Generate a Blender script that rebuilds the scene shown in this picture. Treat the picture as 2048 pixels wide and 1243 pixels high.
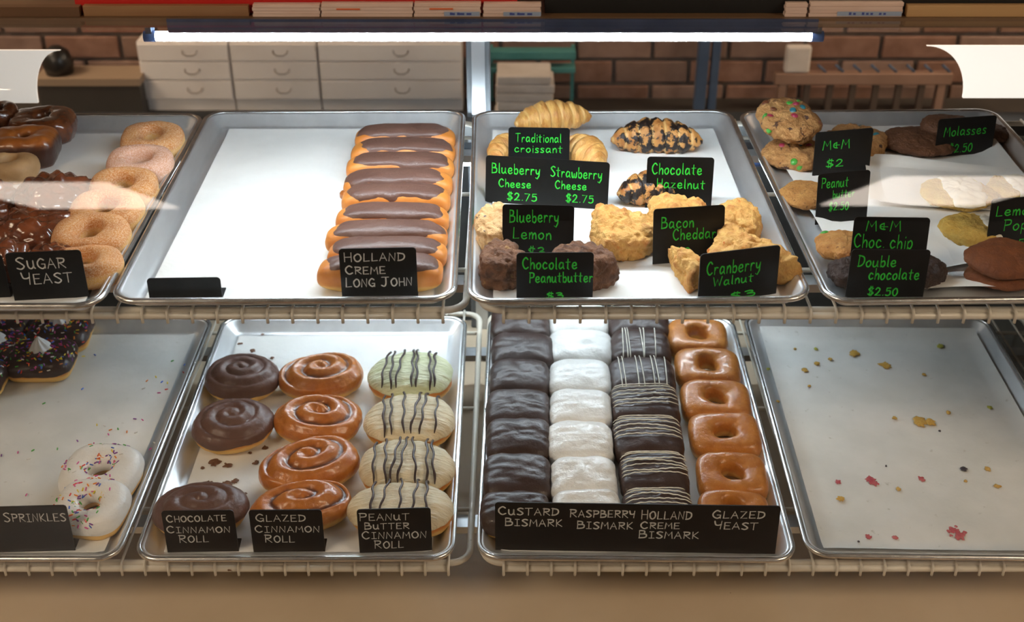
import bpy, bmesh, math, random
from mathutils import Vector, Matrix, noise
random.seed(7)
S = bpy.context.scene
COL = S.collection
for o in list(bpy.data.objects): bpy.data.objects.remove(o)
PI = math.pi
# ------------------------------------------------------------------ camera
CAM = Vector((0.0337, -1.6959, 1.6124)); PITCH = math.radians(31.186); F = 2450.0
cd = bpy.data.cameras.new('camera'); cam = bpy.data.objects.new('camera', cd); COL.objects.link(cam)
cam.location = CAM; cam.rotation_euler = (PI/2-PITCH, 0, 0)
cd.sensor_width = 36; cd.lens = F/2048*36; cd.clip_start = .05
cd.dof.use_dof = True; cd.dof.focus_distance = 1.80; cd.dof.aperture_fstop = 4.5
S.camera = cam
# ------------------------------------------------------------------ world, exposure
W = bpy.data.worlds.new('world'); S.world = W; W.use_nodes = True
W.node_tree.nodes['Background'].inputs[0].default_value = (1.0, .80, .62, 1)
W.node_tree.nodes['Background'].inputs[1].default_value = .055
S.view_settings.view_transform = 'Standard'; S.view_settings.look = 'None'
S.view_settings.exposure = 0; S.view_settings.gamma = 1; S.view_settings.use_curve_mapping = False
TUBE_UP, TUBE_LOW, FAR_PANEL, ROOM_FILL, BACK_FILL = 100.0, 62.0, 8.5, 15.0, 23.0
ZU, ZL = .80, .4264                      # rim heights of the upper and lower row of pans
FLOOR_OFF = .0235
FWD = Vector((0, math.cos(PITCH), -math.sin(PITCH))); UP = Vector((0, math.sin(PITCH), math.cos(PITCH)))
def ray(px, py): return Vector(((px-1024)/F, 0, 0)) + FWD - UP*((py-621.5)/F)
def at(px, py, z):
    d = ray(px, py); return CAM + d*((z-CAM.z)/d.z)
def atY(px, py, y):
    d = ray(px, py); return CAM + d*((y-CAM.y)/d.y)
def scale_at(p): return (p-CAM).dot(FWD)/F          # metres per pixel there
# ------------------------------------------------------------------ materials
MATS = {}
def nmat(name):
    m = bpy.data.materials.new(name); m.use_nodes = True
    nt = m.node_tree; b = nt.nodes['Principled BSDF']
    return m, nt, b
def ramp(nt, fac, stops):
    r = nt.nodes.new('ShaderNodeValToRGB'); e = r.color_ramp.elements
    while len(e) < len(stops): e.new(.5)
    for q, (p, c) in zip(e, stops): q.position = p; q.color = (*c, 1)
    nt.links.new(fac, r.inputs[0]); return r.outputs[0]
def tex(nt, scale, detail=3, rough=.5, kind='Noise', mapscale=None):
    tc = nt.nodes.new('ShaderNodeTexCoord'); out = tc.outputs['Object']
    oi = nt.nodes.new('ShaderNodeObjectInfo'); ad = nt.nodes.new('ShaderNodeVectorMath'); ad.operation = 'ADD'
    nt.links.new(out, ad.inputs[0]); nt.links.new(oi.outputs['Random'], ad.inputs[1]); out = ad.outputs[0]
    if mapscale:
        mp = nt.nodes.new('ShaderNodeMapping'); mp.inputs['Scale'].default_value = mapscale
        nt.links.new(out, mp.inputs[0]); out = mp.outputs[0]
    n = nt.nodes.new('ShaderNodeTex'+kind); n.inputs['Scale'].default_value = scale
    if kind == 'Noise': n.inputs['Detail'].default_value = detail; n.inputs['Roughness'].default_value = rough
    nt.links.new(out, n.inputs['Vector']); return n.outputs[0]
def mixc(nt, fac, a, b):
    m = nt.nodes.new('ShaderNodeMix'); m.data_type = 'RGBA'
    for i, v in ((0, fac), (6, a), (7, b)):
        if isinstance(v, tuple): m.inputs[i].default_value = (*v, 1)
        elif isinstance(v, float): m.inputs[i].default_value = v
        else: nt.links.new(v, m.inputs[i])
    return m.outputs[2]
def bump(nt, b, h, strength, dist):
    n = nt.nodes.new('ShaderNodeBump'); n.inputs['Strength'].default_value = strength; n.inputs['Distance'].default_value = dist
    nt.links.new(h, n.inputs['Height']); nt.links.new(n.outputs[0], b.inputs['Normal'])
def mat(name, col, rough=.5, metal=0, var=None, scale=60, detail=3, bscale=None, bstr=.4, bdist=.001, coat=0, spec=.5, mapscale=None, tone=None, speck=None, belt2=None):
    if name in MATS: return MATS[name]
    m, nt, b = nmat(name)
    b.inputs['Roughness'].default_value = rough; b.inputs['Metallic'].default_value = metal
    b.inputs['Coat Weight'].default_value = coat; b.inputs['Coat Roughness'].default_value = .12
    b.inputs['Specular IOR Level'].default_value = spec
    c = None
    if var:
        c = ramp(nt, tex(nt, scale, detail, .55, mapscale=mapscale), [(.3, col), (.7, var)])
    if tone:
        a = nt.nodes.new('ShaderNodeAttribute'); a.attribute_name = 'tone'
        c = mixc(nt, a.outputs['Fac'], c if c else col, tone)
    if speck:                                        # (colour, scale, threshold lo, hi)
        f = ramp(nt, tex(nt, speck[1], 4, .62), [(speck[2], (0, 0, 0)), (speck[3], (1, 1, 1))])
        c = mixc(nt, f, c if c else col, speck[0])
    if belt2:
        a = nt.nodes.new('ShaderNodeAttribute'); a.attribute_name = 'belt'
        c = mixc(nt, a.outputs['Fac'], c if c else col, belt2)
    if c: nt.links.new(c, b.inputs['Base Color'])
    else: b.inputs['Base Color'].default_value = (*col, 1)
    if bscale: bump(nt, b, tex(nt, bscale, 4, .6, mapscale=mapscale), bstr, bdist)
    MATS[name] = m; return m
def emit(name, col, st):
    if name in MATS: return MATS[name]
    m, nt, b = nmat(name); b.inputs['Base Color'].default_value = (*col, 1)
    b.inputs['Emission Color'].default_value = (*col, 1); b.inputs['Emission Strength'].default_value = st
    MATS[name] = m; return m
def M_glass():
    m, nt, b = nmat('case_glass'); nt.nodes.remove(b)
    out = nt.nodes['Material Output']
    t = nt.nodes.new('ShaderNodeBsdfTransparent'); g = nt.nodes.new('ShaderNodeBsdfGlossy'); g.inputs['Roughness'].default_value = .0
    t.inputs[0].default_value = (.985, .992, .99, 1)
    fr = nt.nodes.new('ShaderNodeFresnel'); ge = nt.nodes.new('ShaderNodeNewGeometry')
    ma = nt.nodes.new('ShaderNodeMath'); ma.operation = 'MULTIPLY_ADD'; ma.inputs[1].default_value = 1/1.5-1.5; ma.inputs[2].default_value = 1.5
    nt.links.new(ge.outputs['Backfacing'], ma.inputs[0]); nt.links.new(ma.outputs[0], fr.inputs[0])
    mx = nt.nodes.new('ShaderNodeMixShader'); nt.links.new(fr.outputs[0], mx.inputs[0])
    nt.links.new(t.outputs[0], mx.inputs[1]); nt.links.new(g.outputs[0], mx.inputs[2]); nt.links.new(mx.outputs[0], out.inputs[0])
    return m
alu = mat('sheet_aluminium', (.66, .67, .68), .42, .75, (.82, .83, .84), 25, 4, 180, .08, .0006, mapscale=(1, .25, 1))
alu_rim = mat('rim_aluminium', (.55, .54, .52), .27, .95, (.80, .80, .79), 40, 4, 150, .1, .0005)
paper = mat('parchment', (.80, .80, .78), .62, 0, (.88, .88, .86), 14, 4, 22, .35, .004)
stained = mat('used_parchment', (.66, .67, .65), .6, 0, (.80, .80, .78), 11, 5, 22, .35, .004, speck=((.48, .47, .42), 70, .66, .78))
black = mat('black_card', (.004, .004, .004), .4, 0, (.008, .008, .008), 30, spec=.25)
chalk = mat('chalk_ink', (.50, .49, .46), .8, 0, (.68, .67, .63), 400)
green = mat('green_ink', (.012, .46, .02), .7, 0, (.03, .60, .045), 200)
coatw = mat('rack_coating', (.66, .60, .50), .4, 0, (.74, .70, .62), 20, speck=((.16, .07, .03), 26, .70, .74))
steel = mat('brushed_steel', (.50, .52, .54), .35, .8, (.62, .64, .66), 30, mapscale=(1, 1, .1))
darkm = mat('dark_metal', (.035, .038, .04), .45, .3, (.06, .062, .06), 12)
beige = mat('beige_deck', (.60, .47, .33), .5, 0, (.68, .55, .40), 6, 4, speck=((.2, .15, .1), 120, .74, .78))
# doughs: 'tone' = pale unfried belt
C_PALE = (.82, .52, .16)
d_glazed = mat('glazed_dough', (.42, .135, .02), .34, 0, (.60, .24, .05), 60, 5, 130, .5, .003, coat=.35, tone=C_PALE, speck=((.86, .62, .42), 210, .66, .80))
d_plain = mat('plain_dough', (.54, .17, .026), .45, 0, (.70, .28, .055), 40, 4, 160, .2, .001, tone=C_PALE)
d_sugar = mat('sugared_dough', (.52, .17, .028), .7, 0, (.68, .29, .07), 40, 4, 700, .6, .0015, tone=(.80, .48, .14), speck=((.80, .54, .34), 520, .42, .66))
d_pink = mat('cinnamon_sugar_dough', (.58, .26, .13), .75, 0, (.70, .38, .24), 40, 4, 700, .5, .001, tone=(.70, .42, .26), speck=((.82, .58, .48), 520, .42, .64))
d_roll = mat('cinnamon_roll_dough', (.44, .125, .016), .32, 0, (.60, .22, .045), 55, 5, 120, .5, .003, coat=.35, belt2=(.80, .46, .12), tone=(.09, .025, .010), speck=((.80, .52, .32), 240, .66, .82))
d_dark = mat('dark_glazed_dough', (.055, .018, .010), .25, 0, (.22, .06, .015), 55, 4, 140, .5, .002, coat=.8, speck=((.55, .42, .34), 190, .68, .80))
d_dark2 = mat('rust_glazed_dough', (.33, .09, .016), .3, 0, (.46, .15, .03), 55, 4, 160, .5, .0018, coat=.5, tone=(.045, .014, .009), speck=((.6, .45, .35), 190, .70, .80))
d_frit = mat('fritter_dough', (.07, .022, .012), .22, 0, (.24, .065, .022), 38, 4, 110, .5, .002, coat=.9, speck=((.50, .36, .29), 100, .64, .78))
d_tan = mat('tan_cake_dough', (.40, .23, .10), .6, 0, (.55, .35, .17), 40, 4, 200, .5, .001, speck=((.12, .07, .05), 150, .70, .75))
i_choc = mat('milk_chocolate_icing', (.115, .055, .040), .42, 0, (.150, .076, .056), 25, 3, 90, .5, .003, coat=.05)
i_dark = mat('dark_chocolate_icing', (.036, .017, .013), .40, 0, (.055, .028, .021), 25, 3, 75, .5, .003, coat=.06)
i_white = mat('white_icing', (.82, .80, .76), .33, 0, (.90, .89, .86), 22, 3, 50, .6, .005, coat=.15)
i_pb = mat('peanut_icing', (.76, .60, .36), .42, 0, (.88, .78, .56), 30, 4, 60, 1., .006, mapscale=(.5, 2.4, 1))
i_pist = mat('pale_green_icing', (.72, .74, .42), .42, 0, (.86, .86, .62), 30, 4, 60, 1., .006, mapscale=(.5, 2.4, 1))
i_lemon = mat('lemon_icing', (.84, .79, .66), .4, 0, (.90, .87, .76), 40)
cream = mat('whipped_cream', (.85, .84, .82), .5)
d_crois = mat('croissant_crust', (.46, .17, .03), .42, 0, (.76, .44, .13), 50, 6, 120, .8, .004, tone=(.74, .46, .17), mapscale=(2.2, .8, .8))
d_crois2 = mat('chocolate_croissant_crust', (.36, .125, .028), .45, 0, (.64, .32, .09), 50, 6, 120, .8, .004, tone=(.70, .44, .17), speck=((.014, .008, .007), 58, .47, .52))
d_scone = mat('scone_crust', (.56, .25, .05), .65, 0, (.76, .46, .14), 60, 5, 170, .9, .006, tone=(.46, .17, .035), speck=((.62, .15, .015), 80, .66, .71))
d_scone2 = mat('berry_scone_crust', (.56, .30, .11), .65, 0, (.76, .52, .26), 60, 5, 150, .9, .006, tone=(.42, .18, .05), speck=((.05, .035, .06), 70, .63, .68))
d_scone3 = mat('chocolate_scone_crust', (.10, .038, .017), .7, 0, (.25, .11, .05), 60, 5, 150, 1., .007, tone=(.055, .02, .009), speck=((.40, .23, .08), 60, .64, .74))
d_cook = mat('golden_cookie', (.40, .155, .032), .7, 0, (.58, .29, .08), 60, 5, 260, 1., .004, speck=((.20, .075, .02), 150, .60, .68))
d_mm = mat('candy_cookie', (.36, .15, .04), .7, 0, (.58, .31, .11), 70, 5, 170, 1., .006, speck=((.08, .03, .02), 75, .60, .66))
d_mol = mat('molasses_cookie', (.13, .05, .022), .65, 0, (.20, .085, .04), 60, 5, 200, 1., .004, speck=((.34, .19, .10), 300, .66, .74))
d_ging = mat('ginger_cookie', (.155, .042, .010), .65, 0, (.25, .076, .019), 60, 5, 260, 1., .003)
d_dbl = mat('double_chocolate_cookie', (.020, .010, .007), .6, 0, (.05, .022, .014), 60, 5, 120, 1., .008, speck=((.30, .13, .05), 50, .73, .76))
d_lem = mat('lemon_cookie', (.54, .32, .05), .7, 0, (.68, .46, .11), 60, 5, 220, 1., .004, speck=((.06, .05, .04), 240, .70, .74))
# ------------------------------------------------------------------ object helpers
def link(name, me, m=None, parent=None, smooth=False):
    o = bpy.data.objects.new(name, me); COL.objects.link(o)
    if m: me.materials.append(m) if not me.materials else None
    if smooth: me.polygons.foreach_set('use_smooth', [True]*len(me.polygons))
    if parent: o.parent = parent
    return o
def mk(name, v, f, m=None, parent=None, smooth=True, tone=None):
    me = bpy.data.meshes.new(name); me.from_pydata([tuple(q) for q in v], [], f); me.update()
    if tone is not None:
        a = me.attributes.new('tone', 'FLOAT', 'POINT'); a.data.foreach_set('value', tone)
    return link(name, me, m, parent, smooth)
def tag(o, label, cat, group=None):
    o['label'] = label; o['category'] = cat
    if group: o['group'] = group
    return o
def thing(name, label, cat, loc, rz=0, group=None):
    o = bpy.data.objects.new(name, None); COL.objects.link(o); o.empty_display_size = .02
    o.location = loc; o.rotation_euler = (0, 0, rz); return tag(o, label, cat, group)
def struct(o): o['kind'] = 'structure'; return o
def boxvf(x0, x1, y0, y1, z0, z1):
    v = [(x, y, z) for x in (x0, x1) for y in (y0, y1) for z in (z0, z1)]
    return v, [(0, 1, 3, 2), (4, 6, 7, 5), (0, 4, 5, 1), (2, 3, 7, 6), (0, 2, 6, 4), (1, 5, 7, 3)]
def box(name, x0, x1, y0, y1, z0, z1, m, parent=None, bev=0):
    o = mk(name, *boxvf(x0, x1, y0, y1, z0, z1), m, parent, False)
    if bev:
        bm = bmesh.new(); bm.from_mesh(o.data); bmesh.ops.bevel(bm, geom=bm.edges[:], offset=bev, segments=2, affect='EDGES', profile=.5); bm.to_mesh(o.data); bm.free()
    return o
def tubevf(pts, r, seg=8, closed=False):
    pts = [Vector(p) for p in pts]; n = len(pts); v = []; f = []; up = None
    for i, p in enumerate(pts):
        a = pts[(i-1) % n] if closed or i else p; b = pts[(i+1) % n] if closed or i < n-1 else p
        t = (b-a).normalized()
        if up is None: up = Vector((0, 0, 1)) if abs(t.z) < .9 else Vector((0, 1, 0))
        s = t.cross(up).normalized(); up = s.cross(t).normalized()
        rr = r[i] if isinstance(r, (list, tuple)) else r
        v += [p + (s*math.cos(2*PI*k/seg)+up*math.sin(2*PI*k/seg))*rr for k in range(seg)]
    for i in range(n if closed else n-1):
        for k in range(seg):
            f.append((i*seg+k, i*seg+(k+1) % seg, ((i+1) % n)*seg+(k+1) % seg, ((i+1) % n)*seg+k))
    if not closed: f += [tuple(range(seg))[::-1], tuple((n-1)*seg+k for k in range(seg))]
    return v, f
def tube(name, pts, r, m, parent=None, seg=8, closed=False): return mk(name, *tubevf(pts, r, seg, closed), m, parent)
def rrect(hx, hy, r, n=8):
    out = []
    for cx, cy, a0 in ((hx-r, hy-r, 0), (-hx+r, hy-r, PI/2), (-hx+r, -hy+r, PI), (hx-r, -hy+r, 1.5*PI)):
        out += [(cx+r*math.cos(a0+PI/2*k/n), cy+r*math.sin(a0+PI/2*k/n)) for k in range(n+1)]
    return out
def nz(p, s, seed=0): return noise.noise(Vector(p)*s + Vector((seed*7.13, seed*3.7, seed*1.9)))
def ss(a, b, x):
    t = max(0, min(1, (x-a)/(b-a))); return t*t*(3-2*t)
# ---- pastry shapes: every generator returns verts, faces (poles up/down), local frame, base at z=0
def spherevf(nu, nv, fn):
    v = [fn(Vector((0, 0, 1)), 0)]
    for j in range(1, nv):
        th = PI*j/nv
        for i in range(nu):
            ph = 2*PI*i/nu
            v.append(fn(Vector((math.sin(th)*math.cos(ph), math.sin(th)*math.sin(ph), math.cos(th))), ph))
    v.append(fn(Vector((0, 0, -1)), 0)); f = []
    for i in range(nu): f.append((0, 1+i, 1+(i+1) % nu))
    for j in range(nv-2):
        for i in range(nu):
            a = 1+j*nu+i; b = 1+j*nu+(i+1) % nu; f.append((a, a+nu, b+nu, b))
    L = len(v)-1; o = 1+(nv-2)*nu
    for i in range(nu): f.append((o+i, L, o+(i+1) % nu))
    return v, f
def pillow(a, b, c, p=3.2, q=2.5, seed=0, rough=.0, rs=30, nu=56, nv=28, shape=None):
    def fn(d, ph):
        dx, dy, dz = abs(d.x), abs(d.y), abs(d.z)
        k = shape(ph) if shape else 1
        r = 1/max(1e-9, ((dx**p+dy**p)**(q/p)+dz**q))**(1/q)
        P = Vector((d.x*a*r*k, d.y*b*r*k, d.z*c*r))
        P += d*rough*(nz(P, rs, seed)+.5*nz(P, rs*2.3, seed+3))
        w = nz(P, 12, seed+9)*.0028; P.x += w; P.y -= w*.7
        P.z = max(P.z, -c*.86)+c*.86
        return P
    return spherevf(nu, nv, fn)
def ringvf(a, b, c, hole, p=3.0, seed=0, rough=0, rs=40, nu=64, nv=24):
    v = []; f = []
    for i in range(nu):
        ph = 2*PI*i/nu; cx, sx = math.cos(ph), math.sin(ph)
        ro = 1/((abs(cx)/a)**p+(abs(sx)/b)**p)**(1/p)
        hr = hole*(1+.12*math.sin(ph*2+seed)); mid = (ro+hr)/2; hw = (ro-hr)/2
        for j in range(nv):
            t = 2*PI*j/nv; ct, st = math.cos(t), math.sin(t); cs = math.copysign(abs(ct)**(.55 if ct < 0 else .8), ct)
            zz = math.copysign(abs(st)**.82, st)*c*(1+.10*nz((cx, sx, seed), 1.4, seed))
            P = Vector(((mid+hw*cs)*cx, (mid+hw*cs)*sx, zz))
            n3 = Vector((ct*cx, ct*sx, st))
            P += n3*rough*(nz(P, rs, seed)+.6*nz(P, rs*2.2, seed+2))
            P.z = max(P.z, -c*.88)+c*.88; v.append(P)
    for i in range(nu):
        for j in range(nv):
            f.append((i*nv+j, ((i+1) % nu)*nv+j, ((i+1) % nu)*nv+(j+1) % nv, i*nv+(j+1) % nv))
    return v, f
def belt(v, c, lo=.28, hi=.62):                     # pale band low on the side of fried dough
    out = []
    for P in v:
        h = P.z/(1.86*c); out.append(ss(lo-.2, lo, h)*(1-ss(hi-.12, hi+.04, h)))
    return out
def cap(name, base, thick, maskf, m, parent, soft=.004):
    me0 = base.data; n = len(me0.vertices); off = []; v = []
    for q in me0.vertices:
        k = maskf(q.co); o = -.0012+(thick+.0012)*ss(-soft, soft, k) if k > -3*soft else -.004
        off.append(o); v.append(q.co+q.normal*o)
    f = [tuple(p.vertices) for p in me0.polygons if max(off[i] for i in p.vertices) > -.0011]
    used = sorted({i for q in f for i in q}); ix = {g: k for k, g in enumerate(used)}
    return mk(name, [v[i] for i in used], [tuple(ix[i] for i in q) for q in f], m, parent)
def htop(x, y, a, b, c, p, q):
    s = (abs(x/a)**p+abs(y/b)**p)**(q/p)
    return c*max(0, 1-s)**(1/q)+c*.86
def drizzle(name, lines, a, b, c, p, q, m, parent, r=.0013, lift=.0018):
    V = []; Fc = []
    for ln in lines:
        pts = []
        for x, y in ln:
            if (abs(x/a)**p+abs(y/b)**p) < .985: pts.append((x, y, htop(x, y, a, b, c, p, q)+lift))
        if len(pts) < 3: continue
        rr = [r*(.75+.5*abs(noise.noise(Vector(P)*90))) for P in pts]; rr[0] *= .4; rr[-1] *= .4
        v, f = tubevf(pts, rr, 6); o = len(V); V += v; Fc += [tuple(i+o for i in q2) for q2 in f]
    return mk(name, V, Fc, m, parent)
def root_at(name, px, py, zf, h, label, cat, group, rz=0):
    p = at(px, py, zf+h*.5); t = thing(name, label, cat, (p.x, p.y, zf), rz, group); return t, scale_at(p)
ORD = ['first', 'second', 'third', 'fourth', 'fifth', 'sixth', 'seventh', 'eighth', 'ninth']
def ordl(i, n): return 'rearmost' if i == 0 else ('frontmost' if i == n-1 else ORD[i]+' from the back')
# ================================================================== SETTING
fl = struct(mk('floor', [(-9, -16, 0), (9, -16, 0), (9, 1.62, 0), (-9, 1.62, 0)], [(0, 1, 2, 3)], mat('store_floor', (.16, .11, .07), .4, 0, (.22, .15, .10), 3), None, False))
ce = struct(box('ceiling', -9, 9, -16, 1.62, 2.6, 2.7, mat('wood_ceiling', (.10, .06, .035), .6, 0, (.15, .09, .05), 4, mapscale=(.3, 4, 1))))
WY = 1.62
wb = struct(box('wall_back', -9, 9, WY, WY+.1, 0, 2.6, mat('mortar', (.15, .11, .09), .9, 0, (.21, .16, .13), 30)))
brickm = [mat('brick_'+n, c, .85, 0, c2, 18, 4, 60, .5, .003) for n, c, c2 in (('red', (.20, .095, .06), (.30, .16, .11)), ('brown', (.19, .11, .08), (.26, .16, .12)), ('pale', (.24, .14, .10), (.32, .20, .15)))]
bme = []
for m in brickm:
    o = box('brick', -.1, .1, -.014, .0, -.031, .031, m, None, .004); bme.append(o.data); bpy.data.objects.remove(o)
for r in range(10):
    for k in range(18):
        b = bpy.data.objects.new('brick', random.choice(bme)); COL.objects.link(b); b.parent = wb
        b.location = (-1.8+k*.212+(r % 2)*.106, WY-random.random()*.004+.002, .04+r*.072)
# ------------------------------------------------------------------ display case
DC = thing('display_case', 'glass-fronted bakery display case holding two rows of pans', 'display case', (0, 0, 0))
A = math.radians(16.5); y0 = -.352; R = .10
sy, sz = y0+(1.05-ZU)*math.tan(A), 1.05
cy, cz = sy+R*math.cos(A), sz-R*math.sin(A)
prof = [(y0+(z-ZU)*math.tan(A), z) for z in (.20, .45, .7, .9, 1.05)]
prof += [(cy-R*math.cos(A+(PI/2-A)*k/20), cz+R*math.sin(A+(PI/2-A)*k/20)) for k in range(1, 21)]
prof += [(cy+.012, cz+R)]
ZT = cz+R
v = []; f = []; T = .005
nrm = []
for i, (y, z) in enumerate(prof):
    a = prof[max(0, i-1)]; b = prof[min(len(prof)-1, i+1)]; t = Vector((0, b[0]-a[0], b[1]-a[1])).normalized(); nrm.append(Vector((0, t.z, -t.y)))
XE0, XE1 = -1.06, 1.01
for k in (0, 1):                                   # outer sheet, inner sheet: own vertices so each is smoothly shaded by itself
    for (y, z), n in zip(prof, nrm):
        for x in (XE0, XE1): v.append(Vector((x, y, z))+n*T*k)
NP = len(prof)*2
for i in range(len(prof)-1):
    a = i*2; b = a+2
    f += [(a, a+1, b+1, b), (NP+a, NP+b, NP+b+1, NP+a+1)]
g = mk('front_glass', v, f, M_glass(), DC); g['label'] = 'clear front glass curving back at the top'
box('deck', XE0, XE1, -.54, .46, .255, .285, beige, DC)
box('lower_back_panel', XE0, XE1, .46, .475, .285, .72, darkm, DC)
box('end_panel', XE1+.001, XE1+.021, -.30, .475, .20, ZT-.012, mat('end_panel_grey', (.075, .075, .07), .35, .4, (.12, .115, .10), 10, mapscale=(1, 1, .1)), DC)
box('end_panel', XE0-.021, XE0-.001, -.30, .475, .20, ZT-.012, MATS['end_panel_grey'], DC)
box('top_panel', XE0, XE1, cy+.0125, .475, ZT-.010, ZT+.002, mat('top_brown', (.12, .07, .04), .35, 0, (.17, .10, .05), 8, mapscale=(.2, 3, 1)), DC)
box('tube_glow_strip', atY(330, 50, cy).x, atY(1640, 50, cy).x, cy+.0085, cy+.0122, ZT-.016, ZT+.0018, mat('tube_glow_navy', (.035, .05, .10), .35, .3, (.06, .08, .15), 20), DC)  # navy strip painted for the tube's glow reflected along the case top
pm = atY(957, 140, .44)
box('rear_mullion', pm.x-.022, pm.x+.022, .43, .455, .285, ZT-.011, mat('mullion_grey', (.11, .12, .13), .5, .2, (.15, .16, .17), 12), DC, .003)
box('rear_sill', XE0, XE1, .40, .455, .715, .745, darkm, DC)
box('rear_header', XE0, XE1, .43, .455, ZT-.05, ZT-.011, darkm, DC)
# lamp under the case top
def led(name, label, x0, x1, y, z, st, hy, hz0, hz1, r=.0085):
    t = thing(name, label, 'lamp', ((x0+x1)/2, y, z)); h = (x1-x0)/2
    hb = box('housing', -h-.02, h+.02, hy[0], hy[1], hz0, hz1, mat('lamp_housing', (.10, .13, .18), .4, .5, (.14, .18, .24), 30), t, .002)
    tube('light_tube', [(-h, 0, 0), (h, 0, 0)], r, emit('led_white_'+name, (.80, .92, 1.0), st), t, 14)
    for s in (-1, 1):
        tube('end_cap', [(s*h, 0, 0), (s*(h+.016), 0, 0)], r*1.15, mat('lamp_cap', (.10, .22, .60), .4), t, 12)
        box('socket', s*(h+.008)-.004, s*(h+.008)+.004, -.006, .012, r*.8, hz0+.002, MATS['lamp_housing'], t)
    return t
pl = atY(298, 76, -.075); pr = atY(1638, 66, -.075)
led('tube_lamp', 'bright white tube lamp under the top of the display case', pl.x+.01, pr.x-.01, -.075, (pl.z+pr.z)/2-.001, TUBE_UP, (.004, .05), .012, ZT-.0115-(pl.z+pr.z)/2+.001, .0066)
led('shelf_tube_lamp', 'white tube lamp under the rear of the upper wire shelves', -.45, .46, .30, .715, TUBE_LOW, (-.015, .015), .010, .030)
# ------------------------------------------------------------------ ceiling lights of the store, plus unseen lamps added as fill
def ceil_light(x0, x1, ya, yb, st, label, nm='ceiling_light', col=(1, .78, .56)):
    t = thing(nm, label, 'light', ((x0+x1)/2, (ya+yb)/2, 2.6), 0, 'store ceiling lights'); hx = (x1-x0)/2; hy = (yb-ya)/2
    box('lit_panel', -hx, hx, -hy, hy, -.03, -.012, emit('panel_'+str(st), col, st), t)
    box('frame', -hx-.03, hx+.03, -hy-.03, hy+.03, -.012, -.0005, mat('light_frame', (.7, .7, .68), .5), t)
ceil_light(-5.82, -4.10, -13.9, -11.2, FAR_PANEL, 'large ceiling light mirrored in the glass over the sugared donuts', col=(1, .86, .74))
ceil_light(3.76, 5.66, -13.5, -10.7, FAR_PANEL, 'large ceiling light mirrored in the glass over the iced cookies', col=(1, .86, .74))
ceil_light(-3.1, -1.7, -2.6, -1.5, ROOM_FILL, 'added unseen ceiling light, warm fill in front of the case beside the fritters')  # unseen lamp added for warm front light, kept out of the glass reflection
ceil_light(-3.6, -2.2, .45, 1.35, BACK_FILL, 'added unseen ceiling light brightening the space behind the case, left')  # added lamp that brightens the bricks and drawers behind the case
ceil_light(2.4, 3.8, .45, 1.35, BACK_FILL, 'added unseen ceiling light brightening the space behind the case, right')  # its added counterpart on the right, also only for brightness back there
ceil_light(1.9, 3.3, -2.6, -1.5, ROOM_FILL, 'added unseen ceiling light, warm fill in front of the case beside the cookies')  # second unseen lamp added for the warm front light
# ------------------------------------------------------------------ wire shelves
def rack(label, x0, x1, ya, yb, z, name='wire_shelf'):
    t = thing(name, label, 'wire shelf', ((x0+x1)/2, (ya+yb)/2, z-.012), 0, 'wire shelves of the case')
    hx = (x1-x0)/2; hy = (yb-ya)/2; zt = .012
    loop = [(x, y, zt-.0085) for x, y in rrect(hx, hy, .028, 6)]
    tube('frame', loop, .0050, coatw, t, 8, True)
    tube('front_bar', [(-hx+.030, -hy-.006, zt-.0135), (hx-.030, -hy-.006, zt-.0135)], .0052, coatw, t)
    for yy in (-.33, .05, .40): tube('cross_bar', [(-hx, yy*2*hy, zt-.0085), (hx, yy*2*hy, zt-.0085)], .0035, coatw, t)
    n = int((2*hx-.06)/.0333); st = (2*hx-.06)/n; me = None
    for k in range(n+1):
        if me is None:
            w = tube('wire', [(0, hy+.002, zt-.002), (0, -hy+.004, zt-.002), (0, -hy-.006, zt-.003), (0, -hy-.0115, zt-.007), (0, -hy-.012, zt-.0215)], .0021, coatw, t, 6); me = w.data
        else: w = link('wire', me, None, t)
        w.location = (-hx+.03+k*st, 0, 0)
    for yy in (-.36, .32):
        box('support_strip', -hx+.01, hx+.025 if x0 < -.5 else hx-.01, yy*2*hy-.014, yy*2*hy+.014, zt-.026, zt-.0135, steel, t)
    return t
def frontx(px, py, y): return atY(px, py, y).x
rack('upper wire shelf under the long johns and sugared donuts', XE0+.004, frontx(931, 622, -.30), -.294, .35, ZU-.0262)
rack('upper wire shelf under the croissants and cookies', frontx(962, 622, -.30), XE1-.004, -.294, .35, ZU-.0262)
rack('lower wire shelf under the cinnamon rolls', XE0+.004, frontx(937, 1128, -.412), -.377, .31, ZL-.0262)
rack('lower wire shelf under the bismarks and the empty pan', frontx(964, 1128, -.412), XE1-.004, -.377, .31, ZL-.0262)
# uprights that carry the shelves, behind the gap
for xx in (pm.x,):
    box('shelf_upright', xx-.012, xx+.012, .425, .4295, .286, .93, steel, DC)
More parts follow.
